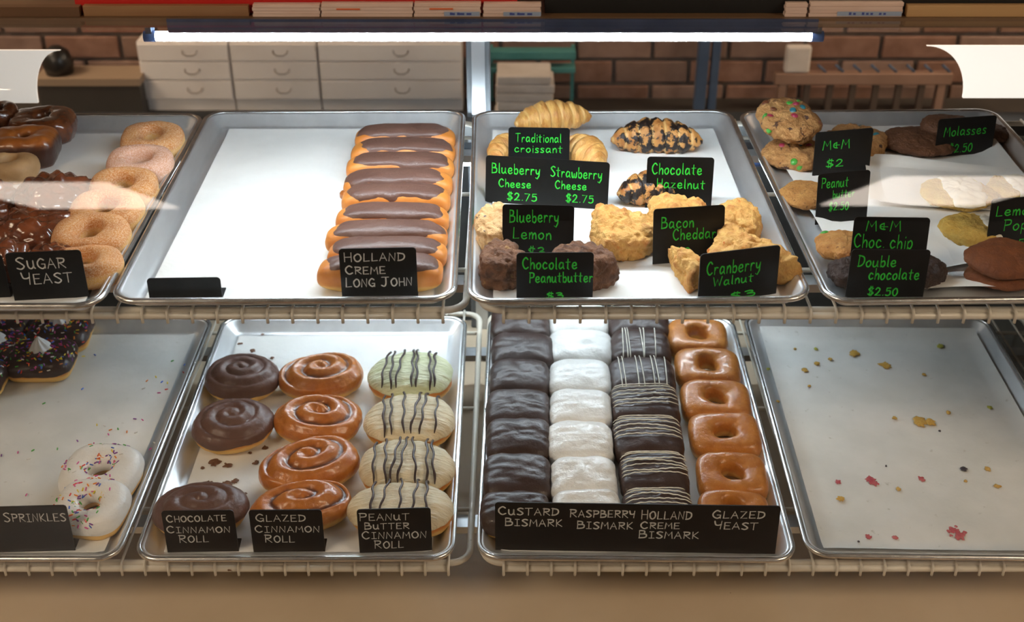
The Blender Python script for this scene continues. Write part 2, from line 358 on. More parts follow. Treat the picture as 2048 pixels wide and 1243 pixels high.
# ------------------------------------------------------------------ sheet pans and parchment
PW, PD = .455, .655
PANS = {}
def pan(key, label, x, y, z, rz):
    t = thing('sheet_pan', label, 'sheet pan', (x, y, z-.0262), rz, 'full-size sheet pans')
    zt = .0262
    P = [(-.034, .0030), (-.030, .0032), (-.024, .0060), (-.012, .0225), (-.0090, .0245), (-.0075, .0235), (-.0105, .0205), (-.0225, .0045), (-.029, .0005), (-.034, .0002)]
    v = []; f = []; n = 0
    for o, zz in P:
        q = rrect(PW/2+o, PD/2+o, max(.012, .036+o), 8); n = len(q); v += [(a, b, zz) for a, b in q]
    for i in range(len(P)-1):
        for k in range(n): f.append((i*n+k, i*n+(k+1) % n, (i+1)*n+(k+1) % n, (i+1)*n+k))
    f.append(tuple(range(n))); f.append(tuple((len(P)-1)*n+k for k in range(n))[::-1])
    ob = mk('pan_body', v, f, alu, t)
    for p in ob.data.polygons:
        if len(p.vertices) > 4: p.use_smooth = False
    bm = bmesh.new(); bm.from_mesh(ob.data); bmesh.ops.recalc_face_normals(bm, faces=bm.faces[:]); bm.to_mesh(ob.data); bm.free()
    tube('rolled_rim', [(a, b, zt-.0040) for a, b in rrect(PW/2-.0042, PD/2-.0042, .0318, 10)], .0042, alu_rim, t, 10, True)
    PANS[key] = t; return t
pan('T1', 'upper pan with sugared donuts and dark fritters', -.728, -.012, ZU, .004)
pan('T2', 'upper pan holding the long johns, mostly bare paper', -.2705, .003, ZU, .014)
pan('T3', 'upper pan holding croissants and scones', .1965, .003, ZU, .016)
pan('T4', 'upper pan holding cookies', .663, .005, ZU, .022)
pan('L1', 'lower pan holding sprinkled donuts', -.7455, -.079, ZL, .0)
pan('L2', 'lower pan holding cinnamon rolls', -.275, -.079, ZL, .004)
pan('L3', 'lower pan holding four columns of bismarks and glazed donuts', .2135, -.079, ZL, -.012)
pan('L4', 'lower pan left empty with crumbs on its paper', .683, -.076, ZL, -.020)
FU, FL_ = ZU-FLOOR_OFF+.0018, ZL-FLOOR_OFF+.0018     # resting height on the parchment
def parch(key, label, w, d, dx=0, dy=0, rz=0, m=paper, amp=.0012, curl=.012, seed=1, lift=0):
    p = PANS[key]; o0 = p.location
    nu, nv = 26, 36; v = []; f = []
    for j in range(nv+1):
        for i in range(nu+1):
            x = (i/nu-.5)*w; y = (j/nv-.5)*d
            ex = abs(x)+abs(dx)*0-(PW/2-.036); ey = abs(y)-(PD/2-.036)
            z = .0006+amp*(.5+.5*nz((x, y, 0), 9, seed))
            e = max(ex, ey, 0); z += e*1.2
            if curl > .02: z += ss(.78, 1, max(abs(i/nu-.5), abs(j/nv-.5))*2)*curl*(.3+.7*abs(nz((x, y, 3), 7, seed)))
            v.append((x, y, z))
    for j in range(nv):
        for i in range(nu):
            a = j*(nu+1)+i; f.append((a, a+1, a+nu+2, a+nu+1))
    o = mk('parchment_sheet', v, f, m, None); o.location = (o0.x+dx, o0.y+dy, o0.z+.0033+lift); o.rotation_euler = (0, 0, p.rotation_euler.z+rz)
    return tag(o, label, 'parchment', 'parchment sheets')
parch('T1', 'parchment under the sugared donuts and fritters', .385, .575, .0, -.002, 0, seed=2)
parch('T2', 'wide bare white parchment beside the long johns', .385, .585, .006, -.004, -.012, seed=3, amp=.002)
parch('T3', 'white parchment under croissants and scones', .385, .58, .0, -.002, 0, seed=4)
parch('T4', 'wavy parchment under the cookies', .375, .56, .003, .0, .02, seed=5, amp=.004, curl=.022)
parch('T4', 'small rumpled parchment piece under the reddish and very dark cookies', .20, .13, -.075, -.165, .25, seed=15, amp=.002, curl=.021, lift=.0012)
parch('T4', 'rumpled parchment piece under the peanut and lemon cookies', .24, .17, .05, .045, -.22, seed=16, amp=.002, curl=.021, lift=.0012)
SP1 = parch('L1', 'parchment under the sprinkled donuts strewn with loose sprinkles', .39, .585, 0, 0, 0, stained, seed=6)
SP2 = parch('L2', 'parchment with chocolate smears under the cinnamon rolls', .385, .58, 0, 0, 0, seed=7)
parch('L3', 'parchment under the bismarks and glazed donuts', .385, .58, 0, 0, 0, seed=8)
SP4 = parch('L4', 'stained empty parchment in the lower pan on the right', .395, .60, 0, 0, 0, stained, seed=9, amp=.002)
# ================================================================== PASTRIES
def jit(s): return (random.random()-.5)*s
# ---- ring donuts
def ring(name, px, py, pw, zf, label, cat, group, m, b=None, c=.020, hole=.011, p=3., rough=.0008, tilt=0, rz=0, belted=True, cl=(.25, .6)):
    t, sc = root_at(name, px, py, zf, c*1.8, label, cat, group, rz); a = pw*sc/2; b = b or a*.92; sd = random.random()*50
    v, f = ringvf(a, b, c, hole, p, sd, rough)
    o = mk('dough', v, f, m, t, True, belt(v, c, *cl) if belted else [0.0]*len(v))
    if tilt: t.rotation_euler = (tilt, 0, rz); t.location.z += math.sin(abs(tilt))*b*.80
    return t, o, a, b, c
g = 'sugared yeast donuts in the upper pan'
L = [(308, 287, 124, d_sugar), (283, 336, 131, d_pink), (250, 383, 134, d_sugar), (216, 431, 146, d_sugar), (186, 480, 152, d_sugar), (162, 552, 150, d_sugar)]
for i, (x, y, w, m) in enumerate(L):
    ring('sugar_donut', x, y, w, FU, ('pinkish cinnamon-sugar coated' if m is d_pink else 'sugar coated')+' square yeast donut, '+ordl(i, 6)+' in its column', 'donut', g, m, b=.039 if i < 5 else .034, c=.0205, hole=.0165, tilt=.18 if i < 5 else .03, rz=jit(.25)+.05, rough=.0012)
g = 'glazed yeast donuts in the lower pan'
L = [(1394, 681, 119), (1414, 742, 130), (1430, 808, 139), (1448, 876, 142), (1462, 958, 140), (1466, 1028, 142)]
for i, (x, y, w) in enumerate(L):
    ring('glazed_donut', x, y, w, FL_, 'orange glazed square yeast donut, '+ordl(i, 6)+' in its column', 'donut', g, d_glazed, b=.044 if i < 5 else .034, c=.0195, hole=.0155, p=4.6, tilt=.14, rz=jit(.06)-.03, cl=(.12, .36))
g = 'dark cake donuts at the left edge of the upper pan'
ring('old_fashioned_donut', 85, 252, 126, FU, 'dark glazed square cake donut against the rear wall of its pan', 'donut', g, d_dark, c=.024, hole=.011, p=4, rough=.003, rz=.1, belted=False, b=.045)
ring('old_fashioned_donut', 50, 294, 132, FU, 'rust brown topped square cake donut with dark glossy sides', 'donut', g, d_dark2, c=.027, hole=.010, p=4.5, rough=.0025, rz=.06, b=.042, cl=(.1, .85))
ring('old_fashioned_donut', -5, 240, 84, FU, 'dark round cake donut in the far left corner of its pan', 'donut', g, d_dark, c=.026, hole=.011, p=2.2, rough=.0035, belted=False)
ring('blueberry_cake_donut', 18, 334, 118, FU, 'tan speckled cake donut below the rust brown one', 'donut', g, d_tan, c=.018, hole=.013, p=2.2, rough=.0015, belted=False, b=.04)
# ---- fritters
def fritter(px, py, pw, label, h=.045, b=.055):
    t_p = at(px, py, FU+h*.5); sc = scale_at(t_p); a = pw*sc/2; sd = random.random()*30
    def fn(d, ph):
        P = Vector((d.x*a, d.y*b, d.z*h*.55)); 
        vd = noise.voronoi(P*48+Vector((sd, sd, 0)))[0]
        P += d*(.0085-.013*min(1, vd[0]*1.2)+.004*nz(P, 90, sd)); P.z = max(P.z, -h*.45)+h*.45; return P
    v, f = spherevf(88, 44, fn); o = mk('apple_fritter', v, f, d_frit, None); o.location = (t_p.x, t_p.y, FU)
    return tag(o, label, 'fritter', 'glazed fritters in the upper pan')
fritter(108, 388, 160, 'lumpy glazed fritter behind the bright reflection')
fritter(68, 458, 160, 'lumpy dark glazed fritter just behind the sugar yeast card', b=.05)
fritter(6, 520, 110, 'dark glazed fritter at the left frame edge beside the sugar yeast card', b=.045)
fritter(-12, 398, 78, 'dark glazed fritter cut by the left frame edge', b=.045)
fritter(84, 552, 110, 'dark glazed fritter hidden behind the sugar yeast card', b=.04)
# ---- long johns
g = 'chocolate iced long johns'
LJ = [(811, 279, 199), (806, 308, 206), (800, 337, 214), (797, 371, 218), (793, 401, 216), (785, 441, 226), (773, 477, 242), (774, 511, 240), (759, 552, 254)]
for i, (x, y, w) in enumerate(LJ):
    c = .0235; t, sc = root_at('long_john', x, y, FU, c*1.8, 'chocolate iced long john, '+ordl(i, 9)+' in the row'+(', leaking cream at one end' if i == 3 else ''), 'long john', g, jit(.04)+.015)
    a = w*sc/2; b = .0265; sd = random.random()*40
    v, f = pillow(a, b, c, 4.4, 2.7, sd, .001, 40, 72, 28)
    o = mk('bun', v, f, d_plain, t, True, belt(v, c, .08, .30))
    e = 1-.0*i; sh = jit(.012)
    def mk_(P, a=a, b=b, c=c, sd=sd, sh=sh):
        u = abs((P.x-sh)/(a*.86)); w_ = abs((P.y+.0)/(b*.86))
        return (1-(u**5+w_**3.2)**(1/3.5))*.02+.0034*nz(P, 55, sd)+(-.05 if P.z < c*1.0 else 0)
    cap('icing', o, .0022, mk_, i_choc, t, .0022)
    if i == 3:
        v, f = pillow(.012, .010, .009, 2, 2, 3, .003, 90, 24, 12); q = mk('cream_leak', v, f, d_dark2, t, True, [0.]*len(v)); q.location = (-a+.007, -.014, .004)
# ---- bismarks
def bismark(name, px, py, pw, label, group, icing, zf=FL_, c=.0235, b=.0445, low=.30, dz=None, rz=0, patch=0, tilt=.10):
    t, sc = root_at(name, px, py, zf, c*1.8, label, 'bismark', group, rz); a = pw*sc/2; sd = random.random()*60
    v, f = pillow(a, b, c, 5., 3.1, sd, .0016, 28, 64, 32)
    o = mk('bun', v, f, d_plain, t, True, belt(v, c, .10, .42))
    def mk_(P): return P.z-c*1.86*(low+.10*nz((P.x*1.5, P.y*1.5, 0), 34, sd))-(.018*max(0, nz(P, 55, sd+4)-.05) if patch else 0)*(1 if P.y < 0 or P.x < -.01 else .2)
    ic = cap('icing', o, .0026, mk_, icing, t, .003)
    for q in ic.data.vertices: q.co += q.normal*(.0012*nz(q.co, 70, sd)+.0016*nz((q.co.x*.5, q.co.y*2, q.co.z), 60, sd+1))
    if dz: drizzle('drizzle', dz(a, b), a+.0028, b+.0028, c+.0022, 5., 3.1, i_lemon, t, .00105, .0012)
    t.rotation_euler = (tilt, 0, rz); t.location.z += math.sin(tilt)*b*.82
    return t
g = 'custard bismarks'
for i, (x, y, w) in enumerate([(1040, 657, 113), (1046, 711, 119), (1040, 766, 115), (1036, 828, 122), (1037, 889, 123), (1035, 963, 130), (1030, 1030, 132)]):
    bismark('custard_bismark', x, y, w, b=.0445 if i < 6 else .034, label= 'square bismark under plain dark chocolate icing, '+ordl(i, 7)+' in its column', group=g, icing=i_dark, rz=jit(.06))
g = 'raspberry bismarks'
for i, (x, y, w) in enumerate([(1157, 652, 116), (1160, 704, 118), (1160, 766, 118), (1160, 829, 120), (1160, 895, 124), (1168, 969, 128), (1174, 1026, 130)]):
    bismark('raspberry_bismark', x, y, w, b=.0445 if i < 6 else .034, label= 'square bismark under white icing'+(' with bare patches' if i == 2 else '')+', '+ordl(i, 7)+' in its column', group=g, icing=i_white, rz=jit(.06), patch=i == 2, low=.22)
def cross_lines(n):
    def fn(a, b):
        L = []
        for k in range(n):
            y = b*(.9-1.35*k/n)+jit(.004); s = jit(.10); am = jit(.008)
            L.append([(-a+2*a*t/28, y+s*(t/28-.5)*a+am*math.sin(t/28*PI*1.4)+.0006*math.sin(t*1.7+k)) for t in range(29)])
        return L
    return fn
def long_lines(xs):
    def fn(a, b): return [[(a*x+s*(t/20-.5)*a, -b*.97+1.94*b*t/20) for t in range(21)] for x in xs for s in (jit(.16),)]
    return fn
g = 'holland creme bismarks'
DZ = [cross_lines(3), long_lines((-.62, -.5, -.42, .02, .10, .48)), long_lines((-.72, -.6, -.18, -.02, .32, .45, .74)), cross_lines(6), cross_lines(6), cross_lines(7), cross_lines(5)]
for i, (x, y, w) in enumerate([(1275, 653, 116), (1280, 704, 116), (1283, 762, 124), (1289, 820, 131), (1294, 886, 134), (1308, 961, 132), (1316, 1026, 132)]):
    bismark('holland_creme_bismark', x, y, w, b=.0445 if i < 6 else .034, label= 'dark chocolate bismark drizzled with white '+('lengthwise' if i in (1, 2) else 'crosswise')+' lines, '+ordl(i, 7)+' in its column', group=g, icing=i_dark, dz=DZ[i], rz=jit(.06))
# ---- sprinkles
SC = [(.75, .04, .03), (.85, .25, .02), (.85, .65, .03), (.08, .40, .06), (.03, .12, .55), (.70, .10, .35), (.80, .78, .74), (.22, .04, .30)]
SM = [mat('sprinkle_%d' % k, c, .4) for k, c in enumerate(SC)]
def capsule(L=.0060, r=.0011): return tubevf([(-L/2, 0, 0), (-L/2+r*.7, 0, 0), (L/2-r*.7, 0, 0), (L/2, 0, 0)], [r*.5, r, r, r*.5], 5)
CV, CF = capsule()
def sprinkles(base, n, parent, cond, mats=SM, lift=.0022):
    me = bpy.data.meshes.new('sprinkles'); V = []; Fc = []; mi = []
    c = [p for p in base.data.polygons if cond(p.center, p.normal)]
    if not c: return
    for k in range(n):
        p = random.choice(c); nm = p.normal; P = p.center+Vector((jit(.004), jit(.004), 0))
        P += nm*(lift-.0022+.0004); ang = random.random()*PI
        Rm = nm.to_track_quat('Z', 'Y').to_matrix() @ Matrix.Rotation(ang, 3, 'Z'); o = len(V)
        V += [tuple(Rm @ Vector(q)+P) for q in CV]; Fc += [tuple(i+o for i in q) for q in CF]; mi += [random.randrange(len(mats))]*len(CF)
    me.from_pydata(V, [], Fc)
    for m in mats: me.materials.append(m)
    me.polygons.foreach_set('material_index', mi); o = link('sprinkles', me, None, parent); o['kind'] = 'stuff'; return o
for i, (x, y, w, d) in enumerate([(207, 953, 152, 'rear of two'), (178, 1040, 142, 'front one beside the sprinkles card')]):
    t, o, a, b, c = ring('white_sprinkle_donut', x, y, w, FL_, 'white iced ring donut with rainbow sprinkles, '+d, 'donut', 'white iced sprinkle donuts', d_plain, c=.021, hole=.0165, p=3.0, tilt=.12, rz=-.12, cl=(.1, .4))
    ic = cap('icing', o, .0024, lambda P: P.z-c*1.8*(.42+.10*nz((P.x, P.y, 0), 40, i)), i_white, t, .003)
    sprinkles(ic, 95, t, lambda C, N: N.z > .35 and C.x < a*.45)
for i, (x, y, w, d) in enumerate([(122, 666, 116, 'right one of the rear row'), (84, 722, 128, 'nearest one with whole outline showing'), (8, 652, 108, 'second one of the rear row'), (-6, 706, 108, 'cut by the left frame edge'), (-42, 765, 100, 'only a corner at the left frame edge')]):
    c = .022; t = bismark('chocolate_sprinkle_donut', x, y, w, 'dark chocolate square donut with sprinkles, '+d, 'chocolate sprinkle donuts', i_dark, low=.44, tilt=.06, rz=.05)
    ic = [q for q in t.children if q.name.startswith('icing')][0]; t['category'] = 'donut'
    sprinkles(ic, 210, t, lambda C, N: N.z > .3)
    v = []; f = []; nn = 40; nvv = 14
    for j in range(nvv+1):
        h = j/nvv
        for k in range(nn):
            ph = 2*PI*k/nn; r = .0185*(1-h)**.75*(1+.16*math.cos(ph*7+h*3.0))+.0004; v.append((r*math.cos(ph), r*math.sin(ph), h*.026+.0405+.0015*math.sin(ph)))
    for j in range(nvv):
        for k in range(nn): f.append((j*nn+k, j*nn+(k+1) % nn, (j+1)*nn+(k+1) % nn, (j+1)*nn+k))
    if i != 4: mk('cream_dollop', v, f, cream, t).location = (.002, .004, .002)
# loose sprinkles on the paper
loose = [(167, 713), (190, 710), (345, 722), (369, 730), (372, 737), (367, 745), (312, 754), (294, 762), (324, 764), (335, 766), (287, 777), (333, 779), (318, 786), (335, 784), (165, 778), (88, 807), (338, 837), (270, 838), (285, 840), (194, 850), (209, 852), (221, 860), (217, 869), (236, 858), (254, 864), (272, 865), (228, 888), (155, 882), (308, 885), (301, 898), (115, 898), (66, 901), (36, 905), (3, 911), (57, 918), (182, 903), (190, 906), (208, 912), (53, 990), (130, 960), (127, 985), (238, 915)]
for (x, y) in loose:
    me = bpy.data.meshes.new('loose_sprinkle'); me.from_pydata([tuple(q) for q in CV], [], CF); o = link('loose_sprinkle', me, random.choice(SM), None, True)
    p = at(x, y, FL_+.001); o.location = (p.x, p.y, FL_+.0021); o.rotation_euler = (0, 0, random.random()*PI)
    tag(o, 'tiny loose sprinkle on the grey parchment of the sprinkled-donut pan', 'sprinkle', 'loose sprinkles')
# ---- cinnamon rolls
def roll(name, px, py, pw, label, group, kind, b=None, rz=0, turns=2.6):
    c = .0275; t, sc = root_at(name, px, py, FL_, c*1.75, label, 'cinnamon roll', group, rz); a = pw*sc/2; b = b or a*.83; sd = random.random()*40
    gd = {'glazed': .0062, 'choc': .0034, 'pb': .0}[kind]; tone = []
    def fn(d, ph):
        r = 1/((abs(d.x)**2.2+abs(d.y)**2.2)**(2.5/2.2)+abs(d.z)**2.5)**(1/2.5)
        wob = 1+.035*math.sin(ph*2+sd)+.02*math.sin(ph*3+sd*2)
        P = Vector((d.x*a*r*wob, d.y*b*r*wob, d.z*c*r)); k = 0
        if d.z > -.05:
            rho = min(1, math.hypot(P.x/a, P.y/b)); s = rho*turns-ph/(2*PI); fr = s-math.floor(s)
            wv = 1-ss(.84, .97, rho)
            k = math.exp(-((fr-.5)/.15)**2)*wv*ss(.02, .16, rho)
            P.z -= k*gd*(.7+.6*nz((P.x, P.y, 0), 30, sd)); P.z += (.0028*math.cos((fr-.0)*2*PI)*wv*(gd/.0062))
        P += d*(.0012*nz(P, 60, sd)+.0007*nz(P, 150, sd)); P.z = max(P.z, -c*.86)+c*.86
        tone.append(ss(.45, .95, k) if kind == 'glazed' else 0.); return P
    v, f = spherevf(112, 56, fn)
    if kind != 'glazed': tone = belt(v, c, .12, .42)
    o = mk('dough', v, f, d_roll if kind == 'glazed' else d_plain, t, True, tone)
    if kind == 'glazed': o.data.attributes.new('belt', 'FLOAT', 'POINT').data.foreach_set('value', belt(v, c, .14, .42))
    if kind == 'choc': cap('icing', o, .0024, lambda P: P.z-c*1.86*(.40+.16*nz((P.x, P.y, 0), 26, sd)), i_choc, t, .003)
    if kind == 'pb':
        im = i_pist if py < 800 else i_pb
        ic = cap('icing', o, .0035, lambda P: P.z-c*1.86*(.52+.12*nz((P.x, P.y, 0), 30, sd)), im, t, .003)
        for q in ic.data.vertices: q.co.z += .0016*nz((q.co.x*.35, q.co.y*2.2, 0), 85, sd)
        n = random.randint(5, 7); L = []
        for k in range(n):
            x = a*(-.7+1.4*(k+.5)/n)+jit(.008); s = jit(.45)
            L.append([(x+s*(q/20-.5)*b+.0015*math.sin(q*.8+k), -b*.98+1.96*b*q/20) for q in range(21)])
        drizzle('chocolate_drizzle', L, a+.0055, b+.0055, c+.0038, 2.2, 2.5, i_dark, t, .0021, .0012)
    return t
for i, (x, y, w, r) in enumerate([(485, 757, 148, .3), (466, 852, 152, 1.2), (400, 1028, 184, 2.0)]):
    roll('chocolate_cinnamon_roll', x, y, w, 'cinnamon roll under smooth milk chocolate icing, '+['rearmost', 'middle', 'frontmost'][i]+' of three', 'chocolate cinnamon rolls', 'choc', b=(.052, .058, .049)[i], rz=0)
for i, (x, y, w) in enumerate([(643, 753, 166), (637, 840, 180), (620, 930, 198), (602, 1022, 208)]):
    roll('glazed_cinnamon_roll', x, y, w, 'glazed spiral cinnamon roll, '+ordl(i, 4)+' in its column', 'glazed cinnamon rolls', 'glazed', rz=(.3, -.2, .5, .25)[i], b=.056 if i < 3 else .044, turns=(2.3, 2.1, 2.2, 1.8)[i])
for i, (x, y, w) in enumerate([(823, 757, 170), (820, 846, 180), (813, 941, 190), (803, 1026, 200)]):
    roll('peanut_butter_cinnamon_roll', x, y, w, ('pale green' if y < 800 else 'cream')+' iced cinnamon roll with dark drizzle, '+ordl(i, 4)+' in its column', 'peanut butter cinnamon rolls', 'pb', b=.057 if i < 3 else .05)
# ---- croissants
def croissant(px, py, pw, label, m, rz=0, bend=.35, R=.030, tilt=0):
    p = at(px, py, FU+R*.9); sc = scale_at(p); Lh = pw*sc/2; sd = random.random()*40; v = []; f = []; tone = []; nt_, ns = 84, 28
    for i in range(nt_+1):
        s = -1+2*i/nt_; seg = (s+1)*3.5; fr = abs((seg-math.floor(seg))-.5)*2
        env = max(.03, (1-abs(s)**2.1))**.62; 
        x = Lh*s; y = -bend*Lh*(s*s)
        for k in range(ns):
            ph = 2*PI*k/ns; sl = .05*math.cos(ph)
            seg2 = (s+sl+1)*3.5; fr2 = abs((seg2-math.floor(seg2))-.5)*2; fw = (seg2-math.floor(seg2)); fw = fw if seg2 < 3.5 else 1-fw; r2 = R*env*(.80+.24*(fw**.6)*(1-fw**8))
            P = Vector((x, y+r2*math.cos(ph)*1.05, r2*math.sin(ph)*.95)); P += Vector((0, math.cos(ph), math.sin(ph)))*.0030*nz((P.x*2, P.y, P.z), 70, sd)
            P.z = max(P.z, -R*.62)+R*.62; v.append(P); tone.append(ss(.72, 1, fr2))
    for i in range(nt_):
        for k in range(ns): f.append((i*ns+k, i*ns+(k+1) % ns, (i+1)*ns+(k+1) % ns, (i+1)*ns+k))
    f += [tuple(range(ns))[::-1], tuple(nt_*ns+k for k in range(ns))]
    o = mk('croissant', v, f, m, None, True, tone); o.location = (p.x, p.y, FU); o.rotation_euler = (0, tilt, rz)
    return tag(o, label, 'croissant', 'croissants in the upper pan')
q = croissant(1102, 246, 158, 'golden plain croissant lying on top of two others behind the first card', d_crois, .25, .2, .030); q.location.z += .020
croissant(1012, 290, 118, 'golden plain croissant left of the traditional croissant card', d_crois, .9, .25, .027)
croissant(1172, 296, 128, 'golden plain croissant right of the traditional croissant card', d_crois, -.95, .3, .032)
croissant(1313, 262, 182, 'whole chocolate-topped croissant near the rear wall of its pan', d_crois2, -.06, .22, .034)
croissant(1312, 366, 164, 'chocolate-topped croissant partly hidden by the chocolate hazelnut card', d_crois2, .12, .2, .031)
# ---- scones
def scone(px, py, pw, label, m, b, c=.022, rz=0, tri=True, amp=.005, seed=0, name='scone', q=3.4, sharp=.30):
    p = at(px, py, FU+c); sc = scale_at(p); a = pw*sc/2
    def sh(ph):
        if not tri: return 1+.05*math.sin(ph*3+seed)
        x = (ph-PI/2) % (2*PI/3)-PI/3; return (.80/math.cos(x)*(1-sharp)+sharp)*1.0
    def fn(d, ph):
        r = 1/((abs(d.x)**2+abs(d.y)**2)**(q/2)+abs(d.z)**q)**(1/q); k = sh(ph)
        P = Vector((d.x*a*r*k, d.y*b*r*k, d.z*c*r))
        k2 = nz(P, 32, seed)+.8*nz(P, 75, seed+2)+.6*nz(P, 150, seed+4)-1.1*max(0, .16-abs(nz(P, 38, seed+6)))*3; P += d*amp*k2; P.z = max(P.z, -c*.85)+c*.85
        tn.append(ss(.1, 1.0, k2+.3*nz(P, 200, seed))*.9); return P
    tn = []; v, f = spherevf(112, 56, fn); o = mk(name, v, f, m, None, True, tn); o.location = (p.x, p.y, FU); o.rotation_euler = (0, 0, rz)
    return tag(o, label, 'scone', 'scones in the upper pan')
scone(994, 452, 86, 'berry-flecked round scone peeking left of the blueberry lemon card', d_scone2, .052, .026, tri=False, seed=3)
scone(1004, 556, 92, 'crumbly chocolate scone left of the chocolate peanut butter card', d_scone3, .036, .027, tri=True, rz=.2, amp=.006, seed=5, sharp=.5, q=4)
scone(1164, 548, 136, 'chunky chocolate scone right of the chocolate peanut butter card', d_scone3, .036, .027, tri=False, amp=.005, seed=8, q=4.5)
scone(1246, 462, 132, 'golden cheddar scone left of the bacon cheddar card', d_scone, .054, .026, rz=.5, amp=.007, seed=11, sharp=.55)
scone(1352, 424, 122, 'golden scone top showing above the bacon cheddar card', d_scone, .036, .024, tri=False, amp=.005, seed=14)
scone(1470, 446, 104, 'golden scone right of the bacon cheddar card', d_scone, .052, .027, rz=-.4, amp=.005, seed=17, sharp=.6)
scone(1392, 563, 62, 'small golden scone corner left of the cranberry walnut card', d_scone, .034, .022, rz=.6, amp=.005, seed=31, sharp=.3)
scone(1490, 526, 160, 'big triangular scone behind the cranberry walnut card', d_scone, .056, .029, rz=.12, amp=.006, seed=21, sharp=.12)
# ---- cookies
def cookie(px, py, pw, label, m, c=.011, b=None, lift=0, tilt=(0, 0), candies=0, icing=None, seed=0, amp=.003):
    p = at(px, py, FU+lift+c); sc = scale_at(p); a = pw*sc/2; b = b or a*.97; zl = FU+.003+lift
    def fn(d, ph):
        r = 1/((abs(d.x)**2+abs(d.y)**2)**1.2+abs(d.z)**2.4)**(1/2.4); k = 1+.04*math.sin(ph*2+seed)+.03*math.sin(ph*5+seed*2)
        P = Vector((d.x*a*r*k, d.y*b*r*k, d.z*c*r)); P += d*amp*(nz(P, 45, seed)+.8*nz(P, 110, seed+1)+.5*nz(P, 210, seed+2)); P.z = max(P.z, -c*.8)+c*.8; return P
    v, f = spherevf(96, 40, fn)
    if candies or icing:
        t = thing('cookie', label, 'cookie', (p.x, p.y, zl), 0, 'cookies in the upper pan'); o = mk('cookie_body', v, f, m, t)
    else:
        o = t = mk('cookie', v, f, m, None); o.location = (p.x, p.y, zl); tag(o, label, 'cookie', 'cookies in the upper pan')
    t.rotation_euler = (tilt[0], tilt[1], 0)
    if tilt != (0, 0): t.location.z += abs(math.sin(tilt[0]))*b*.8+abs(math.sin(tilt[1]))*a*.8
    if candies:
        cs = [q for q in o.data.polygons if q.normal.z > .1]
        for k in range(candies):
            q = random.choice(cs); vv, ff = pillow(.0062, .0062, .0036, 2, 2, 0, 0, 10, 14, 8)
            d = mk('candy', vv, ff, mat('candy_%d' % (k % 4), [(.06, .34, .04), (.02, .16, .20), (.40, .03, .07), (.16, .05, .02)][k % 4], .3, coat=.5), t); d.location = q.center-q.normal*.0050; d.rotation_euler = q.normal.to_track_quat('Z', 'Y').to_euler()
    if icing: cap('icing', o, .0022, lambda P: (.55*a-abs(P.x-icing[0]*a)-.15*abs(P.y))+.008*nz(P, 50, seed) if P.z > c*.9 else -.05, i_lemon, t, .003)
    return t
cookie(1590, 308, 128, 'candy cookie at the bottom of the stack left of the tall pair of cards', d_mm, .017, None, 0, candies=9, seed=2, amp=.004)
cookie(1574, 252, 130, 'candy cookie on top of the stack, dotted with green and blue candies', d_mm, .019, None, .034, (.22, .10), candies=13, seed=4, amp=.004)
cookie(1712, 282, 128, 'candy cookie mostly hidden behind the rear tall card', d_mm, .018, None, 0, candies=6, seed=6, amp=.004)
cookie(1838, 283, 142, 'dark molasses cookie left of the molasses card', d_mol, .012, seed=8)
cookie(1896, 252, 100, 'dark molasses cookie standing above another behind its card', d_mol, .012, None, .022, seed=9)
cookie(1972, 264, 90, 'dark molasses cookie behind the right half of the molasses card', d_mol, .012, seed=10)
cookie(1614, 390, 112, 'plain golden peanut cookie left of the lower tall card', d_cook, .012, None, .004, seed=12, amp=.0018)
cookie(1690, 492, 116, 'reddish golden cookie left of the chocolate chip card', d_ging if False else d_cook, .013, None, .006, candies=3, seed=14)
cookie(1718, 566, 108, 'very dark chocolate cookie left of the double chocolate card', d_dbl, .016, .034, 0, seed=16, amp=.004)
cookie(1850, 562, 112, 'very dark chocolate cookie right of the double chocolate card', d_dbl, .018, .034, 0, seed=18, amp=.004)
cookie(1916, 388, 146, 'iced lemon cookie under the bright reflection on the right', d_lem, .011, icing=(.1,), seed=20)
cookie(2032, 378, 110, 'iced lemon cookie cut by the right frame edge', d_lem, .011, icing=(.2,), seed=21)
cookie(1944, 460, 124, 'yellow lemon cookie with white icing left of the lemon card', d_lem, .015, icing=(.85,), seed=22)
cookie(2030, 580, 170, 'brown ginger cookie underneath the large one at the right edge', d_ging, .010, .036, 0, seed=24, amp=.0015)
cookie(2026, 538, 170, 'large smooth brown ginger cookie at the right edge, on top', d_ging, .013, .046, .016, (.06, 0), seed=25, amp=.0015)
# ---- crumbs and stains
def blob(name, px, py, pw, zf, m, parent=None, flat=False, h=.002):
    p = at(px, py, zf); s = pw*scale_at(p)/2; sd = random.random()*90
    def fn(d, ph):
        k = 1+.6*nz((math.cos(ph), math.sin(ph), 0), 2.2, sd)+.35*nz((math.cos(ph), math.sin(ph), 0), 6, sd); P = Vector((d.x*s*k, d.y*s*k*1.1, d.z*h)); P.z = max(P.z, -h*.3)+h*.3; return P
    v, f = spherevf(20, 6, fn); o = mk(name, v, f, m, None); o.location = (p.x, p.y, zf)
    if parent:
        o.parent = parent; o.matrix_parent_inverse = (Matrix.Translation(parent.location) @ parent.rotation_euler.to_matrix().to_4x4()).inverted()
    return o
cr_y = mat('yellow_crumb', (.50, .26, .03), .7, 0, (.62, .42, .10), 300); cr_g = mat('green_crumb', (.40, .40, .06), .7); cr_d = mat('dark_crumb', (.02, .012, .02), .6)
jam = mat('jam_stain', (.42, .03, .06), .5, 0, (.60, .16, .16), 120); smear = mat('chocolate_smear', (.10, .04, .022), .5, 0, (.22, .11, .06), 150)
